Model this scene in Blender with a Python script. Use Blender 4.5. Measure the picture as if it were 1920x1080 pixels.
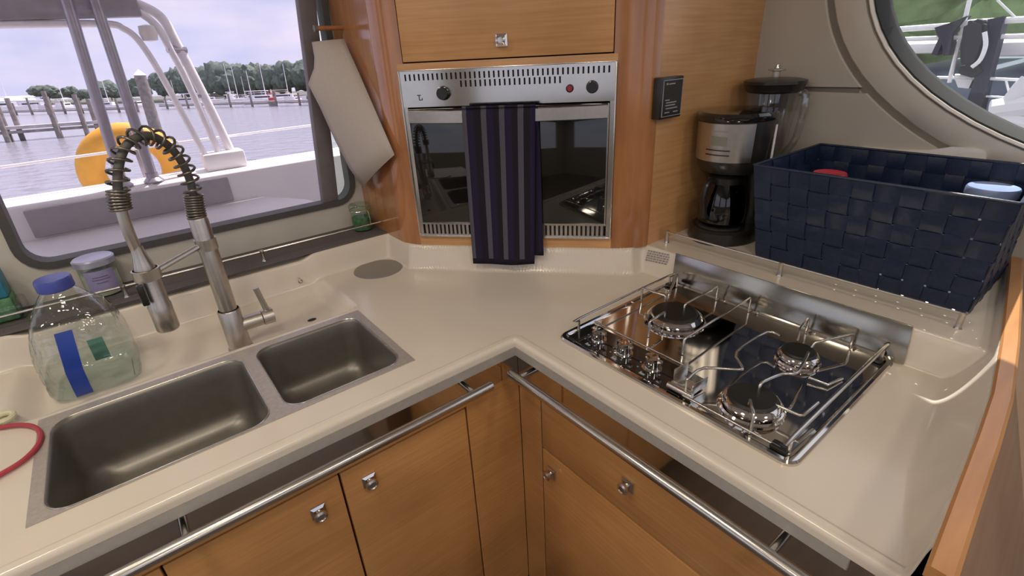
import bpy, bmesh, math, random
from mathutils import Vector, Matrix, noise
random.seed(7)
for o in list(bpy.data.objects): bpy.data.objects.remove(o)
SC = bpy.context.scene
COL = SC.collection
PI = math.pi
# ------------------------------------------------------------------ camera
# world: z = 0 is the counter top, the inner front corner of the L-shaped counter is the origin
YAW, PITCH, ROLL, FPX = math.radians(52.91), math.radians(25.74), math.radians(3.084), 935.54
CAM = Vector((-0.553, -0.732, 0.57))
_f = Vector((math.cos(YAW)*math.cos(PITCH), math.sin(YAW)*math.cos(PITCH), -math.sin(PITCH)))
_r = Vector((math.sin(YAW), -math.cos(YAW), 0)); _d = _f.cross(_r)
_R = _r*math.cos(ROLL)+_d*math.sin(ROLL); _D = -_r*math.sin(ROLL)+_d*math.cos(ROLL)
cd = bpy.data.cameras.new('camera'); cam = bpy.data.objects.new('camera', cd); COL.objects.link(cam)
cd.sensor_width = 36; cd.lens = 36*FPX/1920; cd.clip_start = 0.02; cd.clip_end = 2000
cam.matrix_world = Matrix(((_R.x, -_D.x, -_f.x, CAM.x), (_R.y, -_D.y, -_f.y, CAM.y), (_R.z, -_D.z, -_f.z, CAM.z), (0, 0, 0, 1)))
SC.camera = cam
def ray(u, v): return _R*((u-960)/FPX)+_D*((v-540)/FPX)+_f
def onx(u, v, x): d = ray(u, v); return CAM+d*((x-CAM.x)/d.x)
def ony(u, v, y): d = ray(u, v); return CAM+d*((y-CAM.y)/d.y)
def onz(u, v, z): d = ray(u, v); return CAM+d*((z-CAM.z)/d.z)
# ------------------------------------------------------------------ world and light
W = bpy.data.worlds.new('overcast_sky'); SC.world = W; W.use_nodes = True
nt = W.node_tree; nt.nodes.clear()
tc = nt.nodes.new('ShaderNodeTexCoord'); mp = nt.nodes.new('ShaderNodeMapping'); mp.inputs['Scale'].default_value = (1.5, 1.5, 6)
nz = nt.nodes.new('ShaderNodeTexNoise'); nz.inputs['Scale'].default_value = 2.2; nz.inputs['Detail'].default_value = 5
rp = nt.nodes.new('ShaderNodeValToRGB')
rp.color_ramp.elements[0].position = .38; rp.color_ramp.elements[0].color = (.58, .63, .82, 1)
rp.color_ramp.elements[1].position = .62; rp.color_ramp.elements[1].color = (.82, .80, .87, 1)
bg = nt.nodes.new('ShaderNodeBackground'); bg.inputs['Strength'].default_value = 1.12
ow = nt.nodes.new('ShaderNodeOutputWorld')
nt.links.new(tc.outputs['Generated'], mp.inputs['Vector']); nt.links.new(mp.outputs[0], nz.inputs['Vector'])
nt.links.new(nz.outputs[0], rp.inputs[0]); nt.links.new(rp.outputs[0], bg.inputs[0]); nt.links.new(bg.outputs[0], ow.inputs[0])
SC.view_settings.view_transform = 'Standard'; SC.view_settings.look = 'None'
SC.view_settings.gamma = 1; SC.view_settings.use_curve_mapping = False
SC.view_settings.exposure = 0.08
sun = bpy.data.lights.new('sun', 'SUN'); sun.energy = 6.5; sun.angle = math.radians(.6); sun.color = (1, .96, .9)
so = bpy.data.objects.new('sun', sun); COL.objects.link(so); so.location = (6, 1, 7)
so.rotation_euler = Vector((-.42, -.16, -.71)).to_track_quat('-Z', 'Y').to_euler()
LAMP_POWER = 3.9
LAMP_COLOR = (1.0, .88, .72)
LAMP_SPOTS = [(-.75, -.35), (.25, -1.7), (-.45, -1.15), (-1.55, -1.0), (-1.2, .25), (-1.0, -2.2)]
# ------------------------------------------------------------------ materials
MATS = {}
def principled(name):
    m = bpy.data.materials.new(name); m.use_nodes = True
    b = m.node_tree.nodes['Principled BSDF']; MATS[name] = m
    return m, b, m.node_tree
def flat(name, col, rough=.5, metal=0, spec=None, coat=0, noise_amt=.06, nscale=30, bump=0):
    m, b, t = principled(name)
    b.inputs['Roughness'].default_value = rough; b.inputs['Metallic'].default_value = metal
    if spec is not None: b.inputs['Specular IOR Level'].default_value = spec
    b.inputs['Coat Weight'].default_value = coat; b.inputs['Coat Roughness'].default_value = .08
    c = t.nodes.new('ShaderNodeTexCoord'); n = t.nodes.new('ShaderNodeTexNoise'); n.inputs['Scale'].default_value = nscale
    n.inputs['Detail'].default_value = 4
    r = t.nodes.new('ShaderNodeValToRGB')
    r.color_ramp.elements[0].color = tuple(max(0, x*(1-noise_amt)) for x in col)+(1,)
    r.color_ramp.elements[1].color = tuple(min(1, x*(1+noise_amt)) for x in col)+(1,)
    r.color_ramp.elements[0].position = .3; r.color_ramp.elements[1].position = .7
    t.links.new(c.outputs['Object'], n.inputs['Vector']); t.links.new(n.outputs[0], r.inputs[0]); t.links.new(r.outputs[0], b.inputs['Base Color'])
    if bump:
        bu = t.nodes.new('ShaderNodeBump'); bu.inputs['Strength'].default_value = bump; bu.inputs['Distance'].default_value = .002
        t.links.new(n.outputs[0], bu.inputs['Height']); t.links.new(bu.outputs[0], b.inputs['Normal'])
    return m
def wood(name, c1, c2, scale, rough=.3, coat=.3, blotch=(4, 4, 4)):
    m, b, t = principled(name)
    b.inputs['Roughness'].default_value = rough; b.inputs['Coat Weight'].default_value = coat; b.inputs['Coat Roughness'].default_value = .12
    c = t.nodes.new('ShaderNodeTexCoord'); mp = t.nodes.new('ShaderNodeMapping'); mp.inputs['Scale'].default_value = scale
    n = t.nodes.new('ShaderNodeTexNoise'); n.inputs['Scale'].default_value = 1; n.inputs['Detail'].default_value = 6; n.inputs['Roughness'].default_value = .6
    r = t.nodes.new('ShaderNodeValToRGB')
    r.color_ramp.elements[0].color = c1+(1,); r.color_ramp.elements[1].color = c2+(1,)
    r.color_ramp.elements[0].position = .3; r.color_ramp.elements[1].position = .7
    mp2 = t.nodes.new('ShaderNodeMapping'); mp2.inputs['Scale'].default_value = blotch
    n2 = t.nodes.new('ShaderNodeTexNoise'); n2.inputs['Scale'].default_value = 1; n2.inputs['Detail'].default_value = 3
    mx = t.nodes.new('ShaderNodeMix'); mx.data_type = 'RGBA'; mx.blend_type = 'MULTIPLY'; mx.inputs['Factor'].default_value = .55
    r2 = t.nodes.new('ShaderNodeValToRGB'); r2.color_ramp.elements[0].color = (.72, .68, .62, 1); r2.color_ramp.elements[1].color = (1.12, 1.1, 1.05, 1)
    r2.color_ramp.elements[0].position = .35; r2.color_ramp.elements[1].position = .65
    L = t.links.new
    L(c.outputs['Object'], mp.inputs[0]); L(mp.outputs[0], n.inputs['Vector']); L(n.outputs[0], r.inputs[0])
    L(c.outputs['Object'], mp2.inputs[0]); L(mp2.outputs[0], n2.inputs['Vector']); L(n2.outputs[0], r2.inputs[0])
    L(r.outputs[0], mx.inputs['A']); L(r2.outputs[0], mx.inputs['B']); L(mx.outputs['Result'], b.inputs['Base Color'])
    return m
def pane(name, col, gloss=.06, milk=0.0):
    m = bpy.data.materials.new(name); m.use_nodes = True; t = m.node_tree; t.nodes.clear()
    tr = t.nodes.new('ShaderNodeBsdfTransparent'); tr.inputs[0].default_value = col+(1,)
    gl = t.nodes.new('ShaderNodeBsdfGlossy'); gl.inputs['Roughness'].default_value = .02
    fa = t.nodes.new('ShaderNodeLayerWeight'); fa.inputs['Blend'].default_value = .5; pw = t.nodes.new('ShaderNodeMath'); pw.operation = 'POWER'; pw.inputs[1].default_value = 4
    fr = t.nodes.new('ShaderNodeMath'); fr.operation = 'MULTIPLY_ADD'; fr.inputs[1].default_value = .5; fr.inputs[2].default_value = .03
    t.links.new(fa.outputs['Facing'], pw.inputs[0]); t.links.new(pw.outputs[0], fr.inputs[0])
    mx = t.nodes.new('ShaderNodeMixShader'); o = t.nodes.new('ShaderNodeOutputMaterial')
    n = t.nodes.new('ShaderNodeTexNoise'); n.inputs['Scale'].default_value = 3
    df = t.nodes.new('ShaderNodeBsdfDiffuse'); df.inputs[0].default_value = (.9, .95, 1, 1)
    mm = t.nodes.new('ShaderNodeMath'); mm.operation = 'MULTIPLY'; mm.inputs[1].default_value = milk*2
    m2 = t.nodes.new('ShaderNodeMixShader')
    t.links.new(n.outputs[0], mm.inputs[0]); t.links.new(mm.outputs[0], m2.inputs[0]); t.links.new(tr.outputs[0], m2.inputs[1]); t.links.new(df.outputs[0], m2.inputs[2])
    t.links.new(fr.outputs[0], mx.inputs[0]); t.links.new(m2.outputs[0], mx.inputs[1]); t.links.new(gl.outputs[0], mx.inputs[2]); t.links.new(mx.outputs[0], o.inputs[0])
    MATS[name] = m; return m
def clear(name, col, edge=1.35, bump=0, nscale=20):
    """thin clear plastic or glass: see-through, shiny towards the edges"""
    m = bpy.data.materials.new(name); m.use_nodes = True; t = m.node_tree; t.nodes.clear()
    tr = t.nodes.new('ShaderNodeBsdfTransparent'); tr.inputs[0].default_value = col+(1,)
    gl = t.nodes.new('ShaderNodeBsdfGlossy'); gl.inputs['Roughness'].default_value = .06
    fa = t.nodes.new('ShaderNodeLayerWeight'); fa.inputs['Blend'].default_value = .5; pw = t.nodes.new('ShaderNodeMath'); pw.operation = 'POWER'; pw.inputs[1].default_value = 4
    lw = t.nodes.new('ShaderNodeMath'); lw.operation = 'MULTIPLY_ADD'; lw.inputs[1].default_value = (edge-1)*1.6; lw.inputs[2].default_value = (edge-1)*.13
    t.links.new(fa.outputs['Facing'], pw.inputs[0]); t.links.new(pw.outputs[0], lw.inputs[0])
    mx = t.nodes.new('ShaderNodeMixShader'); o = t.nodes.new('ShaderNodeOutputMaterial')
    c = t.nodes.new('ShaderNodeTexCoord'); n = t.nodes.new('ShaderNodeTexNoise'); n.inputs['Scale'].default_value = nscale
    t.links.new(c.outputs['Object'], n.inputs['Vector'])
    if bump:
        bu = t.nodes.new('ShaderNodeBump'); bu.inputs['Strength'].default_value = bump; bu.inputs['Distance'].default_value = .01
        t.links.new(n.outputs[0], bu.inputs['Height']); t.links.new(bu.outputs[0], gl.inputs['Normal']); t.links.new(bu.outputs[0], fa.inputs['Normal'])
    t.links.new(lw.outputs[0], mx.inputs[0]); t.links.new(tr.outputs[0], mx.inputs[1]); t.links.new(gl.outputs[0], mx.inputs[2]); t.links.new(mx.outputs[0], o.inputs[0])
    MATS[name] = m; return m
def emit(name, col, s):
    m = bpy.data.materials.new(name); m.use_nodes = True; b = m.node_tree.nodes['Principled BSDF']
    b.inputs['Emission Color'].default_value = col+(1,); b.inputs['Emission Strength'].default_value = s; MATS[name] = m
flat('gelcoat', (.72, .64, .535), .22, coat=.15, noise_amt=.02, nscale=8)
flat('liner', (.47, .43, .375), .5, noise_amt=.03, nscale=6)
flat('frame_cream', (.60, .56, .50), .4, noise_amt=.02)
flat('ceiling_white', (.85, .83, .80), .6, noise_amt=.02)
flat('seam_shade', (.20, .175, .145), .7)  # dark tone standing in for the shade inside the wall grooves
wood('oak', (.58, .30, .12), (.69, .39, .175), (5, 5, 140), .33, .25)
wood('oak_shaded', (.50, .245, .085), (.60, .315, .120), (5, 5, 140), .33, .2)  # oak darkened in colour for the shaded lower cabinets
wood('cherry', (.35, .140, .050), (.48, .215, .085), (30, 30, 3), .16, .6, (9, 9, 5))
wood('cherry_edge', (.46, .20, .07), (.60, .30, .11), (4, 30, 30), .3, .3)
wood('brown_lining', (.27, .165, .105), (.34, .21, .135), (3, 3, 40), .5, .05)
wood('floor_wood', (.085, .060, .042), (.125, .088, .062), (3, 40, 3), .35, .2)
flat('gap_dark', (.03, .018, .01), .8)
flat('steel', (.62, .59, .55), .24, 1, noise_amt=.03, nscale=60)
flat('steel_mirror', (.66, .63, .59), .06, 1, noise_amt=.02)
flat('steel_brushed', (.55, .52, .48), .33, 1, noise_amt=.05, nscale=90)
flat('sink_shaded', (.21, .195, .17), .38, .6, noise_amt=.06, nscale=50)  # bowl steel with the shadow inside put into its base colour
flat('steel_flange', (.50, .455, .41), .45, .55, noise_amt=.08, nscale=160)
flat('steel_trim', (.46, .43, .39), .38, .25, noise_amt=.05, nscale=90)
flat('steel_panel', (.50, .48, .45), .12, 1, noise_amt=.03)
flat('steel_plate', (.36, .345, .30), .17, 1, noise_amt=.04, nscale=20)
flat('steel_faucet', (.60, .56, .51), .34, 1, noise_amt=.05, nscale=80)
flat('spring_dark', (.20, .185, .16), .32, .9)
flat('hose_dark', (.10, .095, .085), .5)
flat('black_gloss', (.012, .011, .010), .06, coat=.5, noise_amt=.1)
flat('oven_glass', (.008, .007, .006), .035, spec=.7, noise_amt=.1)
flat('black_plastic', (.02, .018, .016), .28, noise_amt=.1)
flat('black_matte', (.022, .020, .018), .75, noise_amt=.1)
flat('burner_iron', (.012, .011, .008), .5, noise_amt=.2)
flat('gasket', (.075, .071, .069), .55, noise_amt=.08)
flat('gasket_dark', (.028, .027, .024), .6, noise_amt=.08)
flat('gasket_tint', (.17, .15, .155), .45, noise_amt=.08)
flat('mat_grey', (.115, .10, .095), .8, noise_amt=.15, nscale=200, bump=.3)
flat('grey_disc', (.26, .235, .205), .45, noise_amt=.03)
flat('basket_navy', (.007, .017, .050), .42, noise_amt=.25, nscale=120, bump=.2)
flat('red_plastic', (.55, .02, .05), .3)
flat('red_rubber', (.42, .045, .06), .45)
flat('blue_cap', (.06, .08, .36), .35)
flat('blue_handle', (.012, .05, .33), .35)
flat('pale_blue', (.32, .42, .68), .35)
flat('teal_print', (.02, .22, .32), .4, noise_amt=.3, nscale=40)
flat('green_print', (.10, .25, .12), .5, noise_amt=.4, nscale=60)
flat('label_lilac', (.30, .27, .46), .6)
flat('label_ink', (.14, .12, .25), .7)
flat('lid_lilac', (.42, .42, .55), .3, .4)
flat('paper', (.54, .475, .425), .9, noise_amt=.03, nscale=200, bump=.1)
flat('sticker_ink', (.30, .27, .27), .8)
flat('white_plastic', (.80, .77, .72), .35)
flat('cream_plastic', (.66, .63, .42), .4)
flat('screen', (.035, .032, .032), .15)
flat('screen_ink', (.35, .36, .38), .4)
flat('lcd', (.22, .22, .18), .25)
flat('herb_green', (.07, .17, .08), .8, noise_amt=.5, nscale=90, bump=.6)
flat('wax', (.60, .58, .50), .5)
flat('coffee', (.012, .007, .004), .1)
flat('ring_red', (.35, .02, .03), .3)
clear('clear_plastic', (.93, .955, .95), 1.62, .5, 34)
clear('clear_glass', (.90, .91, .90), 1.9)
clear('smoke_glass', (.14, .12, .11), 1.6)
clear('jar_glass', (.86, .93, .86), 1.45)
clear('water', (.93, .97, .967), 1.12, .3, 18)
clear('water_label', (.55, .80, .77), 1.1)
pane('tinted_pane', (.93, .86, .98), milk=.03)
pane('clear_pane', (.97, 1, .97), milk=.02)
pane('hull_pane', (.97, 1.0, 1.0), milk=.05)
emit('lamp_glow', (1, .9, .75), 5)
# exterior
flat('fibreglass', (.86, .84, .82), .35, noise_amt=.02, nscale=3)
flat('cushion_grey', (.36, .34, .35), .8, noise_amt=.05)
flat('tube_white', (.92, .90, .90), .25)
flat('tube_steel', (.40, .37, .40), .3, .6)
flat('buoy_yellow', (.85, .42, .04), .55)
flat('timber_grey', (.23, .20, .185), .9, noise_amt=.3, nscale=4)
flat('deck_timber', (.46, .43, .41), .9, noise_amt=.2, nscale=2)
flat('hull_white', (.82, .80, .82), .4, noise_amt=.03, nscale=1)
flat('cabin_glass', (.03, .035, .05), .2)
flat('hull_blue', (.16, .20, .27), .35, noise_amt=.1, nscale=1)
flat('canvas_red', (.60, .08, .09), .8)
flat('canvas_dark', (.05, .05, .07), .8)
flat('engine_dark', (.025, .025, .035), .5)
flat('roof_tan', (.62, .46, .36), .8)
flat('leaf_far', (.10, .135, .105), .9, noise_amt=.5, nscale=6, bump=0)
flat('leaf_lit', (.40, .54, .24), .9, noise_amt=.6, nscale=9, bump=0)  # leaf colour raised to look sunlit although the trees are backlit
flat('bark', (.12, .09, .07), .9)
flat('shore', (.14, .14, .11), .95, noise_amt=.3, nscale=.2)
def sea():
    m, b, t = principled('sea_water'); b.inputs['Base Color'].default_value = (.27, .27, .30, 1); b.inputs['Roughness'].default_value = .18
    c = t.nodes.new('ShaderNodeTexCoord'); n = t.nodes.new('ShaderNodeTexNoise'); n.inputs['Scale'].default_value = 1.1; n.inputs['Detail'].default_value = 4
    bu = t.nodes.new('ShaderNodeBump'); bu.inputs['Strength'].default_value = .55; bu.inputs['Distance'].default_value = .35
    t.links.new(c.outputs['Object'], n.inputs['Vector']); t.links.new(n.outputs[0], bu.inputs['Height']); t.links.new(bu.outputs[0], b.inputs['Normal'])
sea()
# ------------------------------------------------------------------ builders
V = Vector
def bmn(): return bmesh.new()
def box(bm, a, b, bev=0.0, seg=2):
    x0, y0, z0 = (min(a[i], b[i]) for i in range(3)); x1, y1, z1 = (max(a[i], b[i]) for i in range(3))
    return hexa(bm, [(x0,y0),(x1,y0),(x1,y1),(x0,y1)], z0, z1, bev, seg)
def hexa(bm, poly, z0, z1, bev=0.0, seg=2):
    n = len(poly)
    lo = [bm.verts.new((p[0], p[1], z0)) for p in poly]; hi = [bm.verts.new((p[0], p[1], z1)) for p in poly]
    fs = [bm.faces.new(lo[::-1]), bm.faces.new(hi)]
    for i in range(n): fs.append(bm.faces.new((lo[i], lo[(i+1) % n], hi[(i+1) % n], hi[i])))
    if bev:
        es = list({e for f in fs for e in f.edges})
        bmesh.ops.bevel(bm, geom=es, offset=bev, segments=seg, profile=.5, affect='EDGES')
    return fs
def obox(bm, o, ax, ay, az, bev=0.0):
    """oriented box: corner o, edge vectors"""
    o, ax, ay, az = V(o), V(ax), V(ay), V(az)
    vs = [bm.verts.new(o+ax*i+ay*j+az*k) for k in (0, 1) for j in (0, 1) for i in (0, 1)]
    fs = [bm.faces.new([vs[i] for i in q]) for q in ((0,2,3,1),(4,5,7,6),(0,1,5,4),(2,6,7,3),(0,4,6,2),(1,3,7,5))]
    if bev:
        es = list({e for f in fs for e in f.edges})
        bmesh.ops.bevel(bm, geom=es, offset=bev, segments=2, profile=.5, affect='EDGES')
    return fs
def tube(bm, pts, r, seg=10, closed=False, caps=True):
    pts = [V(p) for p in pts]; n = len(pts); rs = r if isinstance(r, (list, tuple)) else [r]*n
    rings = []; up = None
    for i, p in enumerate(pts):
        a = pts[i-1] if (i > 0 or closed) else p; b = pts[(i+1) % n] if (i < n-1 or closed) else p
        t = (b-a).normalized()
        if up is None: up = t.orthogonal().normalized()
        up = (up-t*up.dot(t)); up = up.normalized() if up.length > 1e-6 else t.orthogonal().normalized()
        w = t.cross(up)
        rings.append([bm.verts.new(p+(up*math.cos(2*PI*k/seg)+w*math.sin(2*PI*k/seg))*rs[i]) for k in range(seg)])
    for i in range(n if closed else n-1):
        A, B = rings[i], rings[(i+1) % n]
        for k in range(seg): bm.faces.new((A[k], A[(k+1) % seg], B[(k+1) % seg], B[k]))
    if caps and not closed: bm.faces.new(rings[0][::-1]); bm.faces.new(rings[-1])
def smooth_path(pts, k=6):
    pts = [V(p) for p in pts]; out = []
    for i in range(len(pts)-1):
        p0 = pts[max(0, i-1)]; p1 = pts[i]; p2 = pts[i+1]; p3 = pts[min(len(pts)-1, i+2)]
        for j in range(k):
            t = j/k; out.append(.5*((2*p1)+(p2-p0)*t+(2*p0-5*p1+4*p2-p3)*t*t+(3*p1-p0-3*p2+p3)*t**3))
    out.append(pts[-1]); return out
def lathe(bm, prof, c=(0, 0, 0), seg=32, sx=1, sy=1, M=None):
    """prof: list of (r, z)"""
    c = V(c); rings = []
    for r, z in prof:
        if r <= 1e-6: rings.append([bm.verts.new((0, 0, z))])
        else: rings.append([bm.verts.new((r*sx*math.cos(2*PI*k/seg), r*sy*math.sin(2*PI*k/seg), z)) for k in range(seg)])
    for A, B in zip(rings, rings[1:]):
        for k in range(seg):
            k2 = (k+1) % seg
            if len(A) == 1 and len(B) == 1: continue
            if len(A) == 1: bm.faces.new((A[0], B[k2], B[k]))
            elif len(B) == 1: bm.faces.new((A[k], A[k2], B[0]))
            else: bm.faces.new((A[k], A[k2], B[k2], B[k]))
    for R_ in rings:
        for v in R_: v.co = (M @ v.co if M else v.co)+c
def loft(bm, loops, cap0=False, cap1=False):
    L = [[bm.verts.new(p) for p in l] for l in loops]; n = len(L[0])
    for A, B in zip(L, L[1:]):
        for k in range(n): bm.faces.new((A[k], A[(k+1) % n], B[(k+1) % n], B[k]))
    if cap0: bm.faces.new(L[0][::-1])
    if cap1: bm.faces.new(L[-1])
    return L
def rrect(x0, x1, y0, y1, r, z, k=5):
    out = []
    for cx, cy, a0 in ((x1-r, y1-r, 0), (x0+r, y1-r, 90), (x0+r, y0+r, 180), (x1-r, y0+r, 270)):
        for i in range(k+1):
            a = math.radians(a0+90*i/k); out.append((cx+r*math.cos(a), cy+r*math.sin(a), z))
    return out
def fill_holes(bm, loops):
    es = []
    for l in loops:
        vs = [bm.verts.new(p) for p in l]
        es += [bm.edges.new((vs[i], vs[(i+1) % len(vs)])) for i in range(len(vs))]
    bmesh.ops.triangle_fill(bm, use_beauty=True, use_dissolve=False, edges=es)
def mesh(name, bm, mat, smooth=35):
    bmesh.ops.recalc_face_normals(bm, faces=bm.faces)
    me = bpy.data.meshes.new(name); bm.to_mesh(me); bm.free()
    me.materials.append(MATS[mat])
    if smooth:
        me.polygons.foreach_set('use_smooth', [True]*len(me.polygons)); me.set_sharp_from_angle(angle=math.radians(smooth))
    return me
def obj(name, bm, mat, parent=None, smooth=35, label=None):
    me = bm if isinstance(bm, bpy.types.Mesh) else mesh(name, bm, mat, smooth)
    o = bpy.data.objects.new(name, me); COL.objects.link(o)
    if parent is not None:
        o.parent = parent; o.matrix_parent_inverse = parent_world(parent).inverted()
    if label: o['label'] = label
    return o
def parent_world(p):
    m = Matrix.LocRotScale(p.location, p.rotation_euler, p.scale)
    return parent_world(p.parent) @ p.matrix_parent_inverse @ m if p.parent else m
def tag(o, label, cat, group=None, kind=None):
    o['label'] = label; o['category'] = cat
    if group: o['group'] = group
    if kind: o['kind'] = kind
    return o
def thing(name, label, cat, loc=(0, 0, 0), rotz=0, group=None):
    o = bpy.data.objects.new(name, None); COL.objects.link(o); o.empty_display_size = .05
    o.location = loc; o.rotation_euler = (0, 0, rotz); return tag(o, label, cat, group)
def local(name, me, parent, loc=(0, 0, 0), rot=(0, 0, 0), scale=(1, 1, 1)):
    """a part given in its parent's own coordinates"""
    o = bpy.data.objects.new(name, me); COL.objects.link(o); o.parent = parent
    o.location = loc; o.rotation_euler = rot; o.scale = scale; return o
def struct(name, bm, mat, parent=None, smooth=35):
    o = obj(name, bm, mat, parent, smooth)
    if parent is None: o['kind'] = 'structure'
    return o
# ================================================================== ROOM SHELL
FLOOR, CEIL = -.90, 1.30
XW, YW = .945, .815           # inner faces of hull side and window wall
bm = bmn(); box(bm, (-2.7, -3.3, FLOOR-.04), (1.0, .90, FLOOR)); struct('floor', bm, 'floor_wood')
bm = bmn(); box(bm, (-2.7, -3.3, CEIL), (1.0, .90, CEIL+.04)); struct('ceiling', bm, 'ceiling_white')
def wall_holes(name, mat, to3, outer, holes, thick):
    """flat wall with openings; to3(a, b, depth) -> point"""
    bm = bmn()
    fill_holes(bm, [[to3(a, b, 0) for a, b in outer]]+[[to3(a, b, 0) for a, b in h] for h in holes])
    fill_holes(bm, [[to3(a, b, thick) for a, b in outer]]+[[to3(a, b, thick) for a, b in h] for h in holes])
    for l in [outer]+holes: loft(bm, [[to3(a, b, 0) for a, b in l], [to3(a, b, thick) for a, b in l]])
    bmesh.ops.remove_doubles(bm, verts=bm.verts, dist=1e-5)
    return struct(name, bm, mat, smooth=30)
# --- window wall (y = YW): slightly raked rounded opening
def win_outline(g):
    """g: inset from the outer edge of the black rubber border"""
    x0, x1, z0, z1, r = -.800+g, .010-g, .152+g, .98-g, max(.06-g, .012)
    pts = []
    for cx, cz, a0 in ((x1-r, z1-r, 0), (x0+r, z1-r, 90), (x0+r, z0+r, 180), (x1-r, z0+r, 270)):
        for i in range(7):
            a = math.radians(a0+90*i/6); pts.append((cx+r*math.cos(a), cz+r*math.sin(a)))
    return [(x+.035*(z-.15), z) for x, z in pts]
yw = lambda a, b, d: (a, YW+d, b)
wall_holes('wall_back', 'frame_cream', yw, [(-2.7, FLOOR), (XW+.02, FLOOR), (XW+.02, CEIL), (-2.7, CEIL)], [win_outline(.004), [(-2.3, -.1), (-1.15, -.1), (-1.15, 1.05), (-2.3, 1.05)]], .05)
w1 = bpy.data.objects.new('window_1', None); COL.objects.link(w1); w1.location = (-.4, YW, .15); w1['kind'] = 'structure'
def ring2(bm, o, i, to3, d0, d1):
    loft(bm, [[to3(a, b, d1) for a, b in o], [to3(a, b, d0) for a, b in o], [to3(a, b, d0) for a, b in i], [to3(a, b, d1) for a, b in i], [to3(a, b, d1) for a, b in o]])
bm = bmn(); ring2(bm, win_outline(-.004), win_outline(.014), yw, -.006, .04); obj('rubber_seal', bm, 'gasket', w1)
# mullion: dark bar, raked like the window
def mx(z): return -.067+(z-.16)*.088
bm = bmn()
for z0, z1 in ((.158, .985),):
    hw = .024
    obox(bm, (mx(z0)-hw, YW+.004, z0), (2*hw, 0, 0), (0, .03, 0), (mx(z1)-mx(z0), 0, z1-z0), .004)
obj('mullion', bm, 'gasket_tint', w1, label='dark vertical window bar')
bm = bmn()
for z in (.62, .40): lathe(bm, [(0, -.003), (.004, -.003), (.005, 0)], (mx(z), YW+.003, z), 10, M=Matrix.Rotation(PI/2, 3, 'X'))
obj('screw', bm, 'steel', w1)
io = win_outline(.012)
def clip_pane(left):
    pts = []
    o = bmn(); fill_holes(o, [[yw(a, b, .02) for a, b in io]])
    z0 = .16; n = V((1, 0, -.088)).normalized()
    res = bmesh.ops.bisect_plane(o, geom=o.verts[:]+o.edges[:]+o.faces[:], plane_co=(mx(z0), YW, z0), plane_no=n, clear_outer=left, clear_inner=not left)
    return o
obj('tinted_pane', clip_pane(True), 'tinted_pane', w1, label='purple tinted window pane')
obj('clear_pane', clip_pane(False), 'clear_pane', w1, label='narrow untinted window pane')
# --- hull side (x = XW) with the big oval window
EC = (-.95, .72)
def ell(a, b, n=72): return [(EC[0]+a*math.cos(2*PI*i/n), EC[1]+b*math.sin(2*PI*i/n)) for i in range(n)]
xw = lambda a, b, d: (XW+d, a, b)
wall_holes('wall_right', 'liner', xw, [(YW+.05, FLOOR), (-3.3, FLOOR), (-3.3, CEIL), (YW+.05, CEIL)], [ell(.76, .455), [(-2.0-.1*0, .25), (-2.9, .25), (-2.9, 1.0), (-2.0, 1.0)]], .05)
bm = bmn()   # moulded surround, proud of the lining, with a shallow shadow groove outside it
loft(bm, [[xw(a, b, .001) for a, b in ell(.842, .513)], [xw(a, b, -.006) for a, b in ell(.836, .507)], [xw(a, b, -.014) for a, b in ell(.80, .48)], [xw(a, b, -.012) for a, b in ell(.77, .462)], [xw(a, b, .02) for a, b in ell(.758, .453)]])
struct('trim_1', bm, 'frame_cream')
# liner panels left of the groove: two boards with a seam between them
def liner_panel(z0, z1):
    bm = bmn(); pts = [(.05, z0)]
    arc = []
    for i in range(0, 200):
        t = PI*2*i/200; a, b = EC[0]+.853*math.cos(t), EC[1]+.524*math.sin(t)
        if a > EC[0] and z0 <= b <= z1: arc.append((b, a))
    arc.sort()
    poly = [(.05, z0)]+[(a, b) for b, a in arc]+[(.05, z1)]
    loft(bm, [[xw(a, b, .0) for a, b in poly], [xw(a, b, -.007) for a, b in poly], [xw(a+.004*(1 if a < .045 else -1), b, -.009) for a, b in poly]], True, True)
    return bm
lp = struct('trim_2', liner_panel(.4365, 1.05), 'liner', smooth=20)
struct('trim_3', liner_panel(.235, .427), 'liner', smooth=20)
bm = bmn(); loft(bm, [[xw(a, b, .001) for a, b in ell(.862, .532)], [xw(a, b, -.002) for a, b in ell(.862, .532)], [xw(a, b, -.002) for a, b in ell(.838, .509)]])
struct('trim_4', bm, 'seam_shade')  # dark ring laid in the groove to deepen its shade
bm = bmn(); box(bm, (XW-.002, .045, .425), (XW+.001, -.2235, .4385)); struct('trim_5', bm, 'seam_shade')  # dark strip laid in the panel gap as its shade
w2 = bpy.data.objects.new('window_2', None); COL.objects.link(w2); w2.location = (XW, EC[0], .26); w2['kind'] = 'structure'
bm = bmn(); loft(bm, [[xw(a, b, .045) for a, b in ell(.757, .452)], [xw(a, b, -.004) for a, b in ell(.757, .452)], [xw(a, b, -.006) for a, b in ell(.752, .447)], [xw(a, b, .02) for a, b in ell(.735, .434)], [xw(a, b, .045) for a, b in ell(.735, .434)]])
obj('rubber_seal', bm, 'gasket_dark', w2)
bm = bmn(); loft(bm, [[xw(a, b, -.013) for a, b in ell(.764, .458)], [xw(a, b, -.016) for a, b in ell(.761, .456)], [xw(a, b, -.013) for a, b in ell(.756, .451)], [xw(a, b, -.004) for a, b in ell(.756, .451)]])
obj('edge_bead', bm, 'white_plastic', w2, label='thin white bead around the rubber')
bm = bmn(); fill_holes(bm, [[xw(a, b, .026) for a, b in ell(.738, .437)]]); obj('pane', bm, 'hull_pane', w2)
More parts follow.
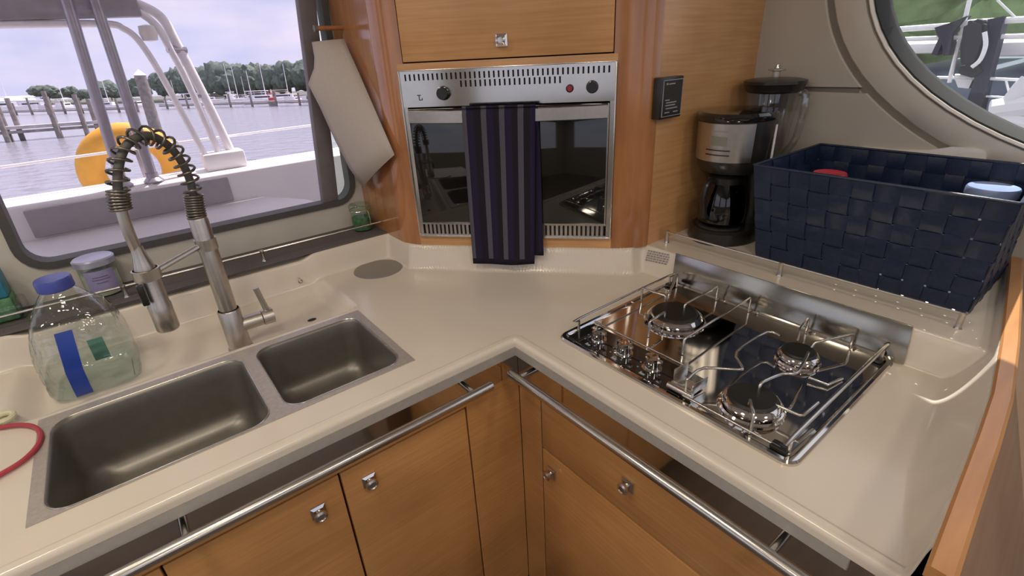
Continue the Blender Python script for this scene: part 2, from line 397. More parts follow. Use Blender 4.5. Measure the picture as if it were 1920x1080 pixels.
# --- the other walls of the saloon, with large windows
ww = lambda a, b, d: (-2.6-d, a, b)
wall_holes('wall_left', 'liner', ww, [(-3.3, FLOOR), (YW+.05, FLOOR), (YW+.05, CEIL), (-3.3, CEIL)], [[(-2.9, .1), (-1.1, .1), (-1.1, 1.0), (-2.9, 1.0)], [(-.8, .1), (.5, .1), (.5, 1.0), (-.8, 1.0)]], .05)
wr = lambda a, b, d: (a, -3.2-d, b)
wall_holes('wall_front', 'liner', wr, [(-2.65, FLOOR), (XW+.05, FLOOR), (XW+.05, CEIL), (-2.65, CEIL)], [[(-2.3, .1), (-.9, .1), (-.9, 1.0), (-2.3, 1.0)], [(-.6, .1), (.7, .1), (.7, 1.0), (-.6, 1.0)]], .05)
# ceiling lights
lamp_me = None
for i, (x, y) in enumerate(LAMP_SPOTS):
    L = thing('ceiling_light', 'round warm ceiling light above the galley and saloon', 'ceiling light', (x, y, CEIL), 0, 'ceiling lights')
    if i == 0:
        bm = bmn(); lathe(bm, [(.075, -.012), (.085, -.010), (.09, 0)], seg=32); rim = mesh('lamp_rim', bm, 'steel')
        bm = bmn(); lathe(bm, [(0, -.008), (.075, -.010)], seg=32); dif = mesh('lamp_diffuser', bm, 'lamp_glow')
    local('rim', rim, L); local('diffuser', dif, L)
    ld = bpy.data.lights.new('ceiling_lamp', 'AREA'); ld.shape = 'DISK'; ld.size = .22; ld.energy = LAMP_POWER; ld.color = LAMP_COLOR
    lo = bpy.data.objects.new('ceiling_lamp', ld); COL.objects.link(lo); lo.parent = L; lo.location = (0, 0, -.016)
# ================================================================== COUNTERTOP (one moulded worktop)
ON = V((.749, .662, 0)); OT = V((.662, -.749, 0)); OO = V((.2395, .3035, 0)); OC = ON.dot(V((.042, .527, 0)))
SHELF = .071
def sstep(t): t = max(0, min(1, t)); return t*t*(3-2*t)
def smax(a, b, k=.012):
    h = max(k-abs(a-b), 0)/k; return max(a, b)+h*h*k*.25
def interp(tab, x):
    if x <= tab[0][0]: return tab[0][1]
    for (a, b), (c, d) in zip(tab, tab[1:]):
        if x <= c: return b+(d-b)*sstep_lin((x-a)/(c-a))
    return tab[-1][1]
def sstep_lin(t): return t
CAP = [(-.06, -.7185), (.09, -.7085), (.20, -.7015), (.32, -.6920), (.50, -.668), (.83, -.617), (.95, -.598)]     # inner edge of the wood capping
FOOT = [(-.06, -.706), (.02, -.700), (.07, -.688), (.12, -.670), (.19, -.652), (.25, -.643), (.346, -.632), (.484, -.616), (.684, -.588), (.95, -.555)]
def upstand(x, y):
    c, f = interp(CAP, x), interp(FOOT, x); return (f-y)/(f-c)    # 0 at the foot, 1 at the capping
CAPZ = .098
SX0, SX1, SY0, SY1 = -.797, -.205, .083, .371        # sink cut-out
def height(x, y):
    sd = max(.040-x, .062-y, OC-(ON.x*x+ON.y*y))
    b = smax(smax(y-.668, x-.500), -sd)
    z = SHELF*sstep((b+.020)/.020)
    e = upstand(x, y)
    if e > 0: z = max(z, (CAPZ-.004)*min(1, e)**1.7)
    # trough behind the sink
    tx = min(sstep((x+.86)/.05), sstep((-.186-x)/.050)); ty = min(sstep((y-.392)/.03), 1)
    if x < -.15 and y < .70: z -= .031*tx*ty*(1-sstep((y-.60)/.06)*.6)
    # raised rounded front lip
    if x >= 0 and y >= 0: d = math.hypot(x, y)
    elif x < 0: d = y
    else: d = x
    z += .0048*(1-sstep((d-.017)/.009))*(1-max(0, min(1, e*3)))
    r = .009
    if d < r: z -= r-math.sqrt(max(0, r*r-(r-d)**2))
    return z
def axis(a, b, step, fine):
    s = {round(a, 5), round(b, 5)}
    x = a
    while x < b: s.add(round(x, 5)); x += step
    for lo, hi, st in fine:
        x = lo
        while x <= hi+1e-9: s.add(round(x, 5)); x += st
    l = sorted(s); out = [l[0]]
    keep = {0.0, SX0, SX1, SY0, SY1}
    for v in l[1:]:
        if v-out[-1] > .0008: out.append(v)
        elif v in keep: out[-1] = v
    return out
xs = axis(-1.30, XW, .006, [(0, .045, .0015), (.476, .504, .002), (0, 0, 1), (SX0, SX0, 1), (SX1, SX1, 1), (0, .06, .003)])
ys = axis(-.74, YW, .006, [(0, .045, .0015), (.644, .672, .002), (SY0, SY0, 1), (SY1, SY1, 1), (.05, .07, .002), (-.74, -.56, .003)])
bm = bmn(); grid = {}
def gv(i, j):
    if (i, j) not in grid: grid[i, j] = bm.verts.new((xs[i], ys[j], height(xs[i], ys[j])))
    return grid[i, j]
for i in range(len(xs)-1):
    for j in range(len(ys)-1):
        x, y = (xs[i]+xs[i+1])/2, (ys[j]+ys[j+1])/2
        if x < 0 and y < 0: continue
        if SX0 < x < SX1 and SY0 < y < SY1: continue
        if y < interp(CAP, x)-.012: continue
        if x > .10 and y > .12 and ON.x*x+ON.y*y > OC+.06: continue
        if x > .06 and y > .66: continue
        bm.faces.new((gv(i, j), gv(i+1, j), gv(i+1, j+1), gv(i, j+1)))
# drop a short skirt along the front edges
for (i, j), v in list(grid.items()):
    pass
fe = [e for e in bm.edges if e.is_boundary and ((abs(e.verts[0].co.y) < 1e-6 and abs(e.verts[1].co.y) < 1e-6 and e.verts[0].co.x < 1e-6 and e.verts[1].co.x < 1e-6) or (abs(e.verts[0].co.x) < 1e-6 and abs(e.verts[1].co.x) < 1e-6 and e.verts[0].co.y < 1e-6 and e.verts[1].co.y < 1e-6))]
ex = bmesh.ops.extrude_edge_only(bm, edges=fe)
for v in [g for g in ex['geom'] if isinstance(g, bmesh.types.BMVert)]: v.co.z -= .0085
ct = thing('countertop', 'cream moulded L-shaped worktop with raised lip, splashback and back shelves', 'countertop', (0, 0, 0))
obj('worktop', bm, 'gelcoat', ct, smooth=70)
bm = bmn()
hexa(bm, [(-1.30, -.0012), (-.0012, -.0012), (-.0012, -.655), (.010, -.655), (.010, .010), (-1.30, .010)], -.0335, -.0125, .0012, 1)
obj('edge_trim', bm, 'steel_trim', ct, label='brushed steel strip under the lip')
bm = bmn(); P = ony(563, 527, .650)
lathe(bm, [(.0035, 0), (.0055, -.001), (.006, .002)], P, 14, M=Matrix.Rotation(PI/2, 3, 'X')); lathe(bm, [(.0022, -.002), (.003, -.002), (.003, .002)], P+V((-.002, -.001, .009)), 10, M=Matrix.Rotation(PI/2, 3, 'X'))
obj('ring_fitting', bm, 'steel', ct)
bm = bmn(); P = onz(585, 600, height(-.29, .45)); lathe(bm, [(0, .0005), (.008, .0008), (.011, .001)], (P.x, P.y, height(P.x, P.y)), 16, 1, .7)
obj('drain_hole', bm, 'black_matte', ct)
bm = bmn()   # flush grey disc in the corner
lathe(bm, [(0, .0022), (.066, .0022), (.070, .0012), (.0715, -.001)], (-.045, .588, 0), 48)
tag(obj('bin_lid', bm, 'grey_disc'), 'round flush grey lid set in the worktop left of the oven', 'lid')
# dark non-slip mat on the shelf under the window
bm = bmn(); box(bm, (-1.30, .667, SHELF), (.036, YW-.002, SHELF+.0035), .001, 1)
tag(obj('shelf_mat', bm, 'mat_grey'), 'dark grey mat strip on the ledge under the window', 'mat')
# warning sticker: rows of tiny print on the splashback
st = thing('warning_label', 'small printed notice stuck on the splashback beside the hob', 'sticker', (.48, .0, .03))
def splash_x(y, z):
    lo, hi = .44, .505
    for _ in range(30):
        m = (lo+hi)/2
        if height(m, y) < z: lo = m
        else: hi = m
    return lo
a0 = onx(1213, 469, .489); a1 = onx(1254, 478, .489); a2 = onx(1250, 498, .489); a3 = onx(1210, 489, .489)
bm = bmn(); rows = 5
for k in range(rows):
    s0 = a0.lerp(a3, (k+.15)/rows); s1 = a1.lerp(a2, (k+.15)/rows); e0 = a0.lerp(a3, (k+.75)/rows); e1 = a1.lerp(a2, (k+.75)/rows)
    t = 0
    while t < .97:
        w = random.uniform(.06, .16); q = min(1, t+w)
        ps = [s0.lerp(s1, t), s0.lerp(s1, q), e0.lerp(e1, q), e0.lerp(e1, t)]
        bm.faces.new([bm.verts.new((splash_x(p.y, p.z)-.0012, p.y, p.z)) for p in ps]); t = q+.03
obj('print', bm, 'sticker_ink', st, smooth=0)['kind'] = 'stuff'
# ================================================================== LOWER CABINETS
def knob_meshes():
    b = bmn(); s = .0135
    loft(b, [[(-s, 0, -s), (s, 0, -s), (s, 0, s), (-s, 0, s)], [(-s, -.004, -s), (s, -.004, -s), (s, -.004, s), (-s, -.004, s)], [(-s*.62, -.007, -s*.62), (s*.62, -.007, -s*.62), (s*.62, -.007, s*.62), (-s*.62, -.007, s*.62)]], True, True)
    plate = mesh('knob_plate', b, 'steel_mirror', 20)
    b = bmn(); lathe(b, [(.006, 0), (.006, .008), (.0115, .010), (.0118, .014), (.008, .0165), (.0065, .0150), (0, .0145)], seg=16, M=Matrix.Rotation(PI/2, 3, 'X'))
    for v in b.verts: v.co.y -= .005
    btn = mesh('knob_button', b, 'steel', 30)
    b = bmn(); lathe(b, [(0, .0155), (.004, .0153), (.0065, .0150)], seg=12, M=Matrix.Rotation(PI/2, 3, 'X'))
    for v in b.verts: v.co.y -= .005
    return plate, btn
KP, KB = knob_meshes()
def knob(parent, P, rz=0):
    """square chrome push knob; its face looks along -y when rz = 0"""
    W_ = parent_world(parent).inverted() @ Matrix.LocRotScale(V(P), Matrix.Rotation(rz, 3, 'Z').to_euler(), None)
    for k, (n, me) in enumerate((('knob_plate', KP), ('knob_button', KB))):
        o = bpy.data.objects.new(n, me); COL.objects.link(o); o.parent = parent; o.matrix_local = W_
CF = .022    # front plane of doors behind the counter edge
cl = thing('base_cabinet', 'honey oak base cabinet under the sink', 'cabinet', (-.4, .3, FLOOR))
bm = bmn(); box(bm, (-1.28, CF+.030, FLOOR+.08), (CF+.018, .62, -.16)); box(bm, (-1.28, CF+.018, FLOOR+.08), (CF+.018, CF+.030, -.10))
obj('carcass', bm, 'gap_dark', cl)
for x0, x1, kx, kz in ((-1.05, -.692, None, None), (-.688, -.409, -.458, -.181), (-.405, -.127, -.357, -.173)):
    bm = bmn(); box(bm, (x0, CF, -.82), (x1, CF+.017, -.126), .002); d = obj('door', bm, 'oak_shaded', cl)
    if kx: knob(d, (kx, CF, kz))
bm = bmn(); box(bm, (-.123, CF, -.82), (CF, CF+.017, -.090), .001, 1); obj('filler_panel', bm, 'oak_shaded', cl)
bm = bmn(); box(bm, (-1.28, CF-.001, -.122), (-.123, CF+.016, -.100), .001, 1); obj('top_rail', bm, 'oak_shaded', cl)
bm = bmn(); box(bm, (-1.28, CF-.004, -.100), (CF, CF+.014, -.030), .001, 1); obj('fascia', bm, 'steel_mirror', cl, label='polished steel fascia')
cr = thing('base_cabinet', 'honey oak base cabinet with a drawer under the hob', 'cabinet', (.3, -.35, FLOOR))
bm = bmn(); box(bm, (CF+.018, -.70, FLOOR+.08), (.50, .02, -.10)); obj('carcass', bm, 'gap_dark', cr)
bm = bmn(); box(bm, (CF, -.655, -.272), (CF+.017, -.056, -.126), .002); d = obj('drawer', bm, 'oak_shaded', cr); knob(d, (CF, -.305, -.188), -PI/2)
bm = bmn(); box(bm, (CF, -.655, -.82), (CF+.017, -.056, -.277), .002); d = obj('door', bm, 'oak_shaded', cr); knob(d, (CF, -.088, -.327), -PI/2)
bm = bmn(); box(bm, (CF, -.052, -.82), (CF+.017, CF-.0005, -.090), .001, 1); obj('filler_panel', bm, 'oak_shaded', cr)
bm = bmn(); box(bm, (CF-.001, -.70, -.122), (CF+.016, -.052, -.100), .001, 1); obj('top_rail', bm, 'oak_shaded', cr)
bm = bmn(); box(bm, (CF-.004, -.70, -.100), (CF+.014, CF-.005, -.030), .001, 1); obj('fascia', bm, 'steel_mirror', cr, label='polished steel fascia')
# grab rails
def grab_rail(name, label, a, b, posts, n):
    t = thing(name, label, 'rail', a)
    bm = bmn(); a, b = V(a), V(b); u = (b-a).normalized()
    tube(bm, [a, a+u*.002, a+u*.006]+[b-u*.006, b-u*.002, b], [.005, .0085, .0098, .0098, .0085, .005], 16); obj('bar', bm, 'steel', t)
    for p in posts:
        bm = bmn(); tube(bm, [V(p), V(p)+V(n)*.052], .0068, 12); obj('bracket', bm, 'steel', t)
RZ = -.052
grab_rail('grab_rail', 'chrome grab rail along the sink side of the counter', (-.088, -.034, RZ), (-1.15, -.034, RZ), [(-.132, -.032, RZ), (-.640, -.032, RZ)], (0, 1, 0))
grab_rail('grab_rail', 'chrome grab rail along the hob side of the counter', (-.034, -.020, RZ-.003), (-.034, -.66, RZ-.003), [(-.032, -.048, RZ-.003), (-.032, -.578, RZ-.003)], (1, 0, 0))
# ================================================================== SINK
sk = thing('sink', 'double bowl stainless steel sink with shade put into the bowl colour', 'sink', (-.5, .22, 0))
FZ = .0022
B1 = (-.788, -.474, .086, .352); B2 = (-.446, -.216, .096, .352)
bm = bmn()
h1 = rrect(*B1, .038, FZ, 7); h2 = rrect(*B2, .034, FZ, 7)
outer = [(SX0-.010, SY0-.0008, FZ), (SX1+.008, SY0-.0008, FZ), (SX1+.008, SY1+.006, FZ), (SX0-.010, SY1+.006, FZ)]
fill_holes(bm, [outer, h1, h2])
loft(bm, [outer, [(a, b, -.001) for a, b, c in outer]])
bmesh.ops.remove_doubles(bm, verts=bm.verts, dist=1e-5)
obj('flange', bm, 'steel_flange', sk, smooth=20)
for nm, B, r, dp in (('large_bowl', B1, .038, .142), ('small_bowl', B2, .034, .132)):
    x0, x1, y0, y1 = B; bm = bmn(); loops = []
    for ins, z in ((-.001, FZ+.0008), (.0012, FZ), (.0035, -.004), (.006, -.03), (.010, -dp+.036), (.014, -dp+.020), (.024, -dp+.007), (.040, -dp), (.080, -dp-.002)):
        loops.append(rrect(x0+ins, x1-ins, y0+ins, y1-ins, max(.012, r-ins*.25+.3*min(ins, .03)), z, 7))
    loft(bm, loops, False, True); obj(nm, bm, 'sink_shaded', sk, smooth=60)
    bm = bmn(); tube(bm, rrect(x0-.0005, x1+.0005, y0-.0005, y1+.0005, r, FZ+.0006, 7), .0011, 6, closed=True); obj('rim', bm, 'steel', sk)
    bm = bmn(); cx, cy = (x0+x1)/2, (y0+y1)/2+.02
    lathe(bm, [(0, -.001), (.016, -.001), (.020, .001), (.026, .0015), (.029, .0005)], (cx, cy, -dp-.0015), 24); obj('drain', bm, 'steel', sk)
# ================================================================== FAUCET
FX, FY = -.457, .458; F0 = height(FX, FY)
ft = thing('faucet', 'brushed steel spring-neck kitchen tap behind the sink', 'faucet', (FX, FY, F0))
bm = bmn(); lathe(bm, [(0, 0), (.0265, 0), (.0265, .004), (.0235, .007), (.0235, .098), (.0215, .101)], (FX, FY, F0), 28); obj('body', bm, 'steel_faucet', ft)
bm = bmn(); lathe(bm, [(.0185, .095), (.0185, .312), (.017, .316), (0, .316)], (FX, FY, F0), 24); obj('column', bm, 'steel_faucet', ft)
ZC = F0+.312
# swan neck: hose path from the column up, over and down into the spray head
HX, HY = -.549, .416
px_path = [((FX, FY), 385), (None, 330)]
def on_plane(u, v, A, B):
    """ray meets the vertical plane through plan points A and B"""
    n = V((-(B[1]-A[1]), B[0]-A[0], 0)); d = ray(u, v); return CAM+d*((V((A[0], A[1], 0))-CAM).dot(n)/d.dot(n))
A_, B_ = (FX, FY), (HX, HY)
neck_px = [(358, 345), (340, 303), (312, 270), (274, 254), (238, 272), (222, 315), (222, 365), (230, 400), (243, 440), (262, 480)]
neck = [V((FX, FY, ZC)), V((FX, FY, ZC+.012))]+[on_plane(u, v, A_, B_) for u, v in neck_px]
path = smooth_path(neck, 10)
bm = bmn(); tube(bm, path[:int(len(path)*.82)], .0076, 12); obj('hose', bm, 'hose_dark', ft)
bm = bmn(); tube(bm, path[int(len(path)*.80):], .0098, 14); obj('wand', bm, 'steel_faucet', ft)
# spring wire coiled round the hose: tight at both ends, open over the bend
L = [0]
for a, b in zip(path, path[1:]): L.append(L[-1]+(b-a).length)
tot = L[-1]
def at_len(s):
    for i in range(len(L)-1):
        if s <= L[i+1]: break
    t = (s-L[i])/max(1e-9, L[i+1]-L[i]); p = path[i].lerp(path[i+1], t); return p, (path[i+1]-path[i]).normalized()
pts = []; ph = 0; s = .004; side = V((B_[1]-A_[1], -(B_[0]-A_[0]), 0)).normalized()
end = tot*.80; ds = .0004
nsum = 0; ss = []
while s < end:
    frac = s/end
    if frac < .14 or frac > .90: pitch = .0052; rr = .0165
    else: pitch = .0185; rr = .0165
    p, t = at_len(s); w = t.cross(side).normalized()
    pts.append(p+(side*math.cos(ph)+w*math.sin(ph))*rr)
    step = pitch/14; s += step; ph += 2*PI/14
bm = bmn(); tube(bm, pts, .0026, 6); obj('spring', bm, 'spring_dark', ft, smooth=60)
# spray head: hangs straight down in the holder
hd = on_plane(262, 480, A_, B_); HX2, HY2 = hd.x, hd.y
HZ0 = on_plane(317, 616, (HX2, HY2), (HX2+ON.y, HY2-ON.x)).z
hb = V((HX2, HY2, 0))
top = hd.z+.010
bm = bmn(); lathe(bm, [(0, HZ0+.004), (.015, HZ0+.003), (.019, HZ0), (.0205, HZ0+.003), (.0205, HZ0+.055), (.019, HZ0+.058), (.019, top-.040), (.016, top-.026), (.0115, top-.006), (.0100, top+.010)], hb, 24); sp = obj('spray_head', bm, 'steel_faucet', ft)
bm = bmn(); c0 = hb+V((0, 0, top-.058)); dirc = V((FX-HX2, FY-HY2, 0)).normalized()
lathe(bm, [(.021, 0), (.0235, .001), (.0235, .021), (.021, .022)], c0, 24)
z_arm = (c0.z+.011)
az = F0+.258
tube(bm, [V((FX, FY, az))-dirc*.016, V((HX2, HY2, z_arm))+dirc*.022], .0062, 10)
lathe(bm, [(.0188, -.012), (.0205, -.012), (.0205, .012), (.0188, .012)], (FX, FY, az), 24)
obj('holder_arm', bm, 'steel_faucet', ft)
bm = bmn(); box(bm, (HX2-.024, HY2-.030, top-.100), (HX2-.012, HY2-.016, top-.058), .003); obj('spray_trigger', bm, 'black_plastic', ft)
# lever
lz = F0+.055
bm = bmn(); tube(bm, [(FX+.010, FY, lz), (FX+.060, FY, lz)], .0165, 20); tube(bm, [(FX+.062, FY, lz), (FX+.086, FY, lz)], .0185, 20); obj('valve', bm, 'steel_faucet', ft)
bm = bmn(); tube(bm, [(FX+.076, FY, lz+.010), (FX+.066, FY+.004, lz+.075)], [.0068, .0064], 12); obj('lever', bm, 'steel_faucet', ft)
# ================================================================== FIDDLE RAILS
def fiddle(label, a, b, posts, h):
    t = thing('fiddle_rail', label, 'rail', a)
    bm = bmn(); tube(bm, [V(a)+V((0, 0, h)), V(b)+V((0, 0, h))], .0031, 8); obj('rod', bm, 'steel', t)
    for p in posts:
        bm = bmn(); lathe(bm, [(.0068, 0), (.0052, .004), (.0050, h-.002), (.0062, h), (.0062, h+.004), (0, h+.005)], p, 14); obj('post', bm, 'steel', t)
SM = SHELF+.0035
fiddle('thin steel fiddle rail on the window ledge', (-1.25, .700, SM), (.034, .700, SM), [(-.318, .700, SM), (-.632, .700, SM), (-.95, .700, SM)], .027)
fiddle('thin steel fiddle rail in front of the blue basket', (.552, .040, SHELF), (.552, -.61, SHELF), [(.552, .022, SHELF), (.552, -.283, SHELF), (.552, -.606, SHELF)], .030)
# ================================================================== OVEN CABINET
oc = thing('oven_cabinet', 'varnished oak and cherry corner cabinet built round the oven', 'cabinet', (OO.x, OO.y, SHELF))
def ov(t, z, out=0.0): p = OO+OT*t-ON*out; return V((p.x, p.y, z))
def obx(bm, t0, t1, z0, z1, o0, o1, bev=0.0):
    obox(bm, ov(t0, z0, o0), OT*(t1-t0), -ON*(o1-o0), V((0, 0, z1-z0)), bev)
ZB, ZT = SHELF-.001, 1.28
LX, RY = .036, .046
def bez(a, b, c, n=10): return [(a*(1-i/n)**2+b*2*(i/n)*(1-i/n)+c*(i/n)**2) for i in range(n+1)]
tl = (LX-OO.x)/OT.x; tr_ = (RY-OO.y)/OT.y
cl_ = ov(tl, 0); cr_ = ov(tr_, 0)
pl = bez(ov(-.268, 0), cl_, V((LX, cl_.y+.040, 0)))
bm = bmn(); hexa(bm, [(p.x, p.y) for p in pl]+[(LX+.03, cl_.y+.040), tuple(ov(-.268, 0, -.03))[:2]], ZB, ZT); obj('corner_post', bm, 'cherry', oc, smooth=40)
pr = bez(ov(.2685, 0), cr_, V((cr_.x+.034, RY, 0)))
bm = bmn(); hexa(bm, [(p.x, p.y) for p in pr]+[(cr_.x+.034, RY+.03), tuple(ov(.2685, 0, -.03))[:2]], ZB, ZT); obj('corner_post', bm, 'cherry', oc, smooth=40)
bm = bmn(); box(bm, (LX, cl_.y+.041, ZB), (LX+.018, YW-.001, ZT)); obj('side_panel', bm, 'cherry', oc)
bm = bmn(); box(bm, (cr_.x+.035, RY+.001, ZB), (XW-.003, RY+.018, ZT)); obj('side_panel', bm, 'oak', oc)
bm = bmn(); obx(bm, -.268, .2685, ZB, .100, -.018, 0); obj('bottom_rail', bm, 'oak', oc)
bm = bmn(); obx(bm, -.268, .2685, .528, .546, -.018, 0); obj('middle_rail', bm, 'oak', oc)
for t0, t1 in ((-.268, -.2525), (.2595, .2685)):
    bm = bmn(); obx(bm, t0, t1, .546, ZT, -.018, 0); obj('stile', bm, 'cherry', oc)
bm = bmn(); obx(bm, -.262, .2665, .54, ZT-.02, -.03, -.019); obj('carcass', bm, 'gap_dark', oc)
bm = bmn(); obx(bm, -.2505, .2575, .549, 1.0, -.016, .0015, .0015); d = obj('flap_door', bm, 'oak', oc)
knob(d, ov(.000, .586, .0015), math.atan2(OT.y, OT.x))
# ================================================================== OVEN
on_ = thing('oven', 'built-in stainless steel oven with black glass door', 'oven', tuple(ov(0, .10)))
T0, T1 = -.2655, .2675
bm = bmn()
pitch = (T1-T0-.032)/42
def slot_row(t0, t1, z0, z1, sw=.0042):
    """steel bars left standing between open slots"""
    n = max(1, int(round((t1-t0)/pitch))); p = (t1-t0)/n
    for k in range(n): obx(bm, t0+k*p+sw/2, t0+(k+1)*p-sw/2, z0, z1, .002, .007)
ra, rb = T0+.018, T1-.018
obx(bm, T0, T1, .5215, .5295, .002, .007); obx(bm, T0, ra-.002, .5065, .5215, .002, .007); obx(bm, rb+.002, T1, .5065, .5215, .002, .007)
slot_row(ra, rb, .5065, .5215)
obx(bm, T0, T1, .5030, .5065, .002, .007)
r2a, r2b = -.106, .136
obx(bm, T0, r2a-.002, .488, .5030, .002, .007); obx(bm, r2b+.002, T1, .488, .5030, .002, .007); slot_row(r2a, r2b, .488, .5030)
obx(bm, T0, T1, .4445, .488, .002, .007)
obj('control_panel', bm, 'steel_panel', on_, smooth=0)
for t0, t1, z0, z1 in ((T0, T1, .486, .523), (-.25, .25, .104, .137)):
    bm = bmn(); obx(bm, t0, t1, z0, z1, -.006, .0015); obj('vent_backing', bm, 'black_matte', on_)
bm = bmn()
obx(bm, T0, T0+.0035, .1005, .531, 0, .010, .001); obx(bm, T1-.0035, T1, .1005, .531, 0, .010, .001); obx(bm, T0, T1, .5285, .531, 0, .010, .001); obx(bm, T0, T1, .0985, .1025, 0, .010, .001)
obx(bm, T0+.0035, T0+.0135, .1025, .4445, .0005, .005); obx(bm, T1-.0135, T1-.0035, .1025, .4445, .0005, .005)
obj('frame', bm, 'steel', on_)
bm = bmn(); obx(bm, T0+.012, T1-.012, .1025, .1065, .002, .006); obx(bm, T0+.012, T1-.012, .134, .139, .002, .006); slot_row(T0+.018, T1-.018, .1065, .134, .0052)
obj('lower_vent', bm, 'steel_brushed', on_, smooth=0)
bm = bmn(); obx(bm, -.2505, .2525, .1405, .441, .004, .016, .002); dr = obj('door', bm, 'oven_glass', on_, label='black glass oven door')
bm = bmn(); obx(bm, -.2505, .2525, .1405, .1435, .016, .0175); obx(bm, -.2505, -.247, .1435, .441, .016, .0175); obx(bm, .249, .2525, .1435, .441, .016, .0175); obj('door_trim', bm, 'steel', dr)
bm = bmn()   # bowed flat handle
fr = []
for k in range(25):
    t = -.248+.498*k/24; q = (t-.001)/.249; fr.append((t, .020+.028*(1-q*q)))
loft(bm, [[ov(t, .4085, o), ov(t, .4365, o), ov(t, .4385, o-.004), ov(t, .4065, o-.004)] for t, o in fr], True, True)
obj('handle', bm, 'steel_brushed', dr, smooth=30, label='bowed steel door handle')
def oknob(name, t, z, r, mat, h=.018):
    bm = bmn(); n = -ON; M_ = V((0, 0, 1)).rotation_difference(n).to_matrix()
    lathe(bm, [(r*1.08, 0), (r*1.06, .003), (r, .004), (r*.94, h-.002), (r*.86, h), (0, h)], ov(t, z, .007), 28, M=M_); return obj(name, bm, mat, on_)
k = oknob('thermostat_knob', -.152, .4755, .0155, 'black_plastic')
bm = bmn(); obx(bm, -.1610, -.1545, .488, .4915, .018, .0262, .0005); obj('pointer', bm, 'white_plastic', k)
oknob('timer_knob', .2115, .4770, .0135, 'black_plastic'); k = oknob('indicator_lamp', .1590, .4755, .0068, 'ring_red', .006)
bm = bmn(); M_ = V((0, 0, 1)).rotation_difference(-ON).to_matrix(); lathe(bm, [(.0075, 0), (.0092, .001), (.0092, .004), (.007, .005)], ov(.159, .4755, .007), 20, M=M_); obj('bezel', bm, 'black_plastic', k)
bm = bmn()   # the maker's mark: a T with a small hooked foot
obx(bm, -.2225, -.2125, .4715, .4735, .0070, .0074); obx(bm, -.2185, -.2163, .4605, .4715, .0070, .0074); obx(bm, -.2163, -.2090, .4605, .4625, .0070, .0074); obx(bm, -.2110, -.2090, .4625, .4660, .0070, .0074)
obj('maker_mark', bm, 'black_plastic', on_, smooth=0)
# ================================================================== TOWEL over the handle
def towel_mat():
    m, b, t = principled('towel_cloth'); b.inputs['Roughness'].default_value = .95; b.inputs['Specular IOR Level'].default_value = .1
    u = t.nodes.new('ShaderNodeUVMap'); sx = t.nodes.new('ShaderNodeSeparateXYZ'); r = t.nodes.new('ShaderNodeValToRGB'); r.color_ramp.interpolation = 'CONSTANT'
    navy, dark, lite = (.026, .020, .048, 1), (.021, .018, .027, 1), (.095, .088, .115, 1)
    e = r.color_ramp.elements; e[0].position = 0; e[0].color = lite; e[1].position = .055; e[1].color = navy
    for p, c in ((.16, dark), (.26, lite), (.335, navy), (.43, dark), (.51, lite), (.585, navy), (.68, dark), (.765, lite), (.84, dark), (.93, navy)):
        x = e.new(p); x.color = c
    lt = t.nodes.new('ShaderNodeMath'); lt.operation = 'LESS_THAN'; lt.inputs[1].default_value = .04
    mx = t.nodes.new('ShaderNodeMix'); mx.data_type = 'RGBA'; mx.inputs['B'].default_value = dark
    n = t.nodes.new('ShaderNodeTexNoise'); n.inputs['Scale'].default_value = 400; c = t.nodes.new('ShaderNodeTexCoord'); bu = t.nodes.new('ShaderNodeBump'); bu.inputs['Strength'].default_value = .5; bu.inputs['Distance'].default_value = .001
    Lk = t.links.new
    Lk(u.outputs[0], sx.inputs[0]); Lk(sx.outputs[0], r.inputs[0]); Lk(sx.outputs[1], lt.inputs[0]); Lk(lt.outputs[0], mx.inputs['Factor']); Lk(r.outputs[0], mx.inputs['A']); Lk(mx.outputs['Result'], b.inputs['Base Color'])
    Lk(c.outputs['Object'], n.inputs['Vector']); Lk(n.outputs[0], bu.inputs['Height']); Lk(bu.outputs[0], b.inputs['Normal'])
towel_mat()
def cloth(rows, cols, fn, th=.003):
    bm = bmn(); uv = bm.loops.layers.uv.new('UVMap'); g = []
    for j in range(rows+1): g.append([bm.verts.new(fn(i/cols, j/rows)) for i in range(cols+1)])
    for j in range(rows):
        for i in range(cols):
            f_ = bm.faces.new((g[j][i], g[j][i+1], g[j+1][i+1], g[j+1][i]))
            for l, (a, b) in zip(f_.loops, ((i, j), (i+1, j), (i+1, j+1), (i, j+1))): l[uv].uv = (a/cols, 1-b/rows)
    return bm
def towel_front(u, v):
    t = (-.098+.179*u)*(1-v)+(-.106+.172*u)*v
    z = .4425*(1-v)+(.033+.002*(u))*v-.003*math.sin(3*u)*v
    o = .0505+.0025*math.sin(u*9+v*2)*v-.012*v
    if v < .02: o -= .006
    return ov(t, z, o)
def towel_back(u, v):
    t = (-.085+.172*u)*(1-v)+(-.085+.176*u)*v
    z = .4425*(1-v)+.058*v
    o = .041-.004*v+.002*math.sin(u*8)
    if v > .12: o = min(o, .031+.001*math.sin(u*8))
    return ov(t, z, o)
tw = thing('dish_towel', 'navy dish towel with grey stripes hung over the oven handle', 'towel', tuple(ov(0, .03, .05)))
for nm, fn in (('front_fold', towel_front), ('back_fold', towel_back)):
    o = obj(nm, cloth(30, 24, fn), 'towel_cloth', tw, smooth=80)
    md = o.modifiers.new('thickness', 'SOLIDIFY'); md.thickness = .003; md.offset = 0
bm = cloth(6, 24, lambda u, v: ov(-.098+.179*u, .4425+.003*math.sin(PI*v), .0505-.0105*v)); o = obj('top_fold', bm, 'towel_cloth', tw, smooth=80)
md = o.modifiers.new('thickness', 'SOLIDIFY'); md.thickness = .003; md.offset = 0
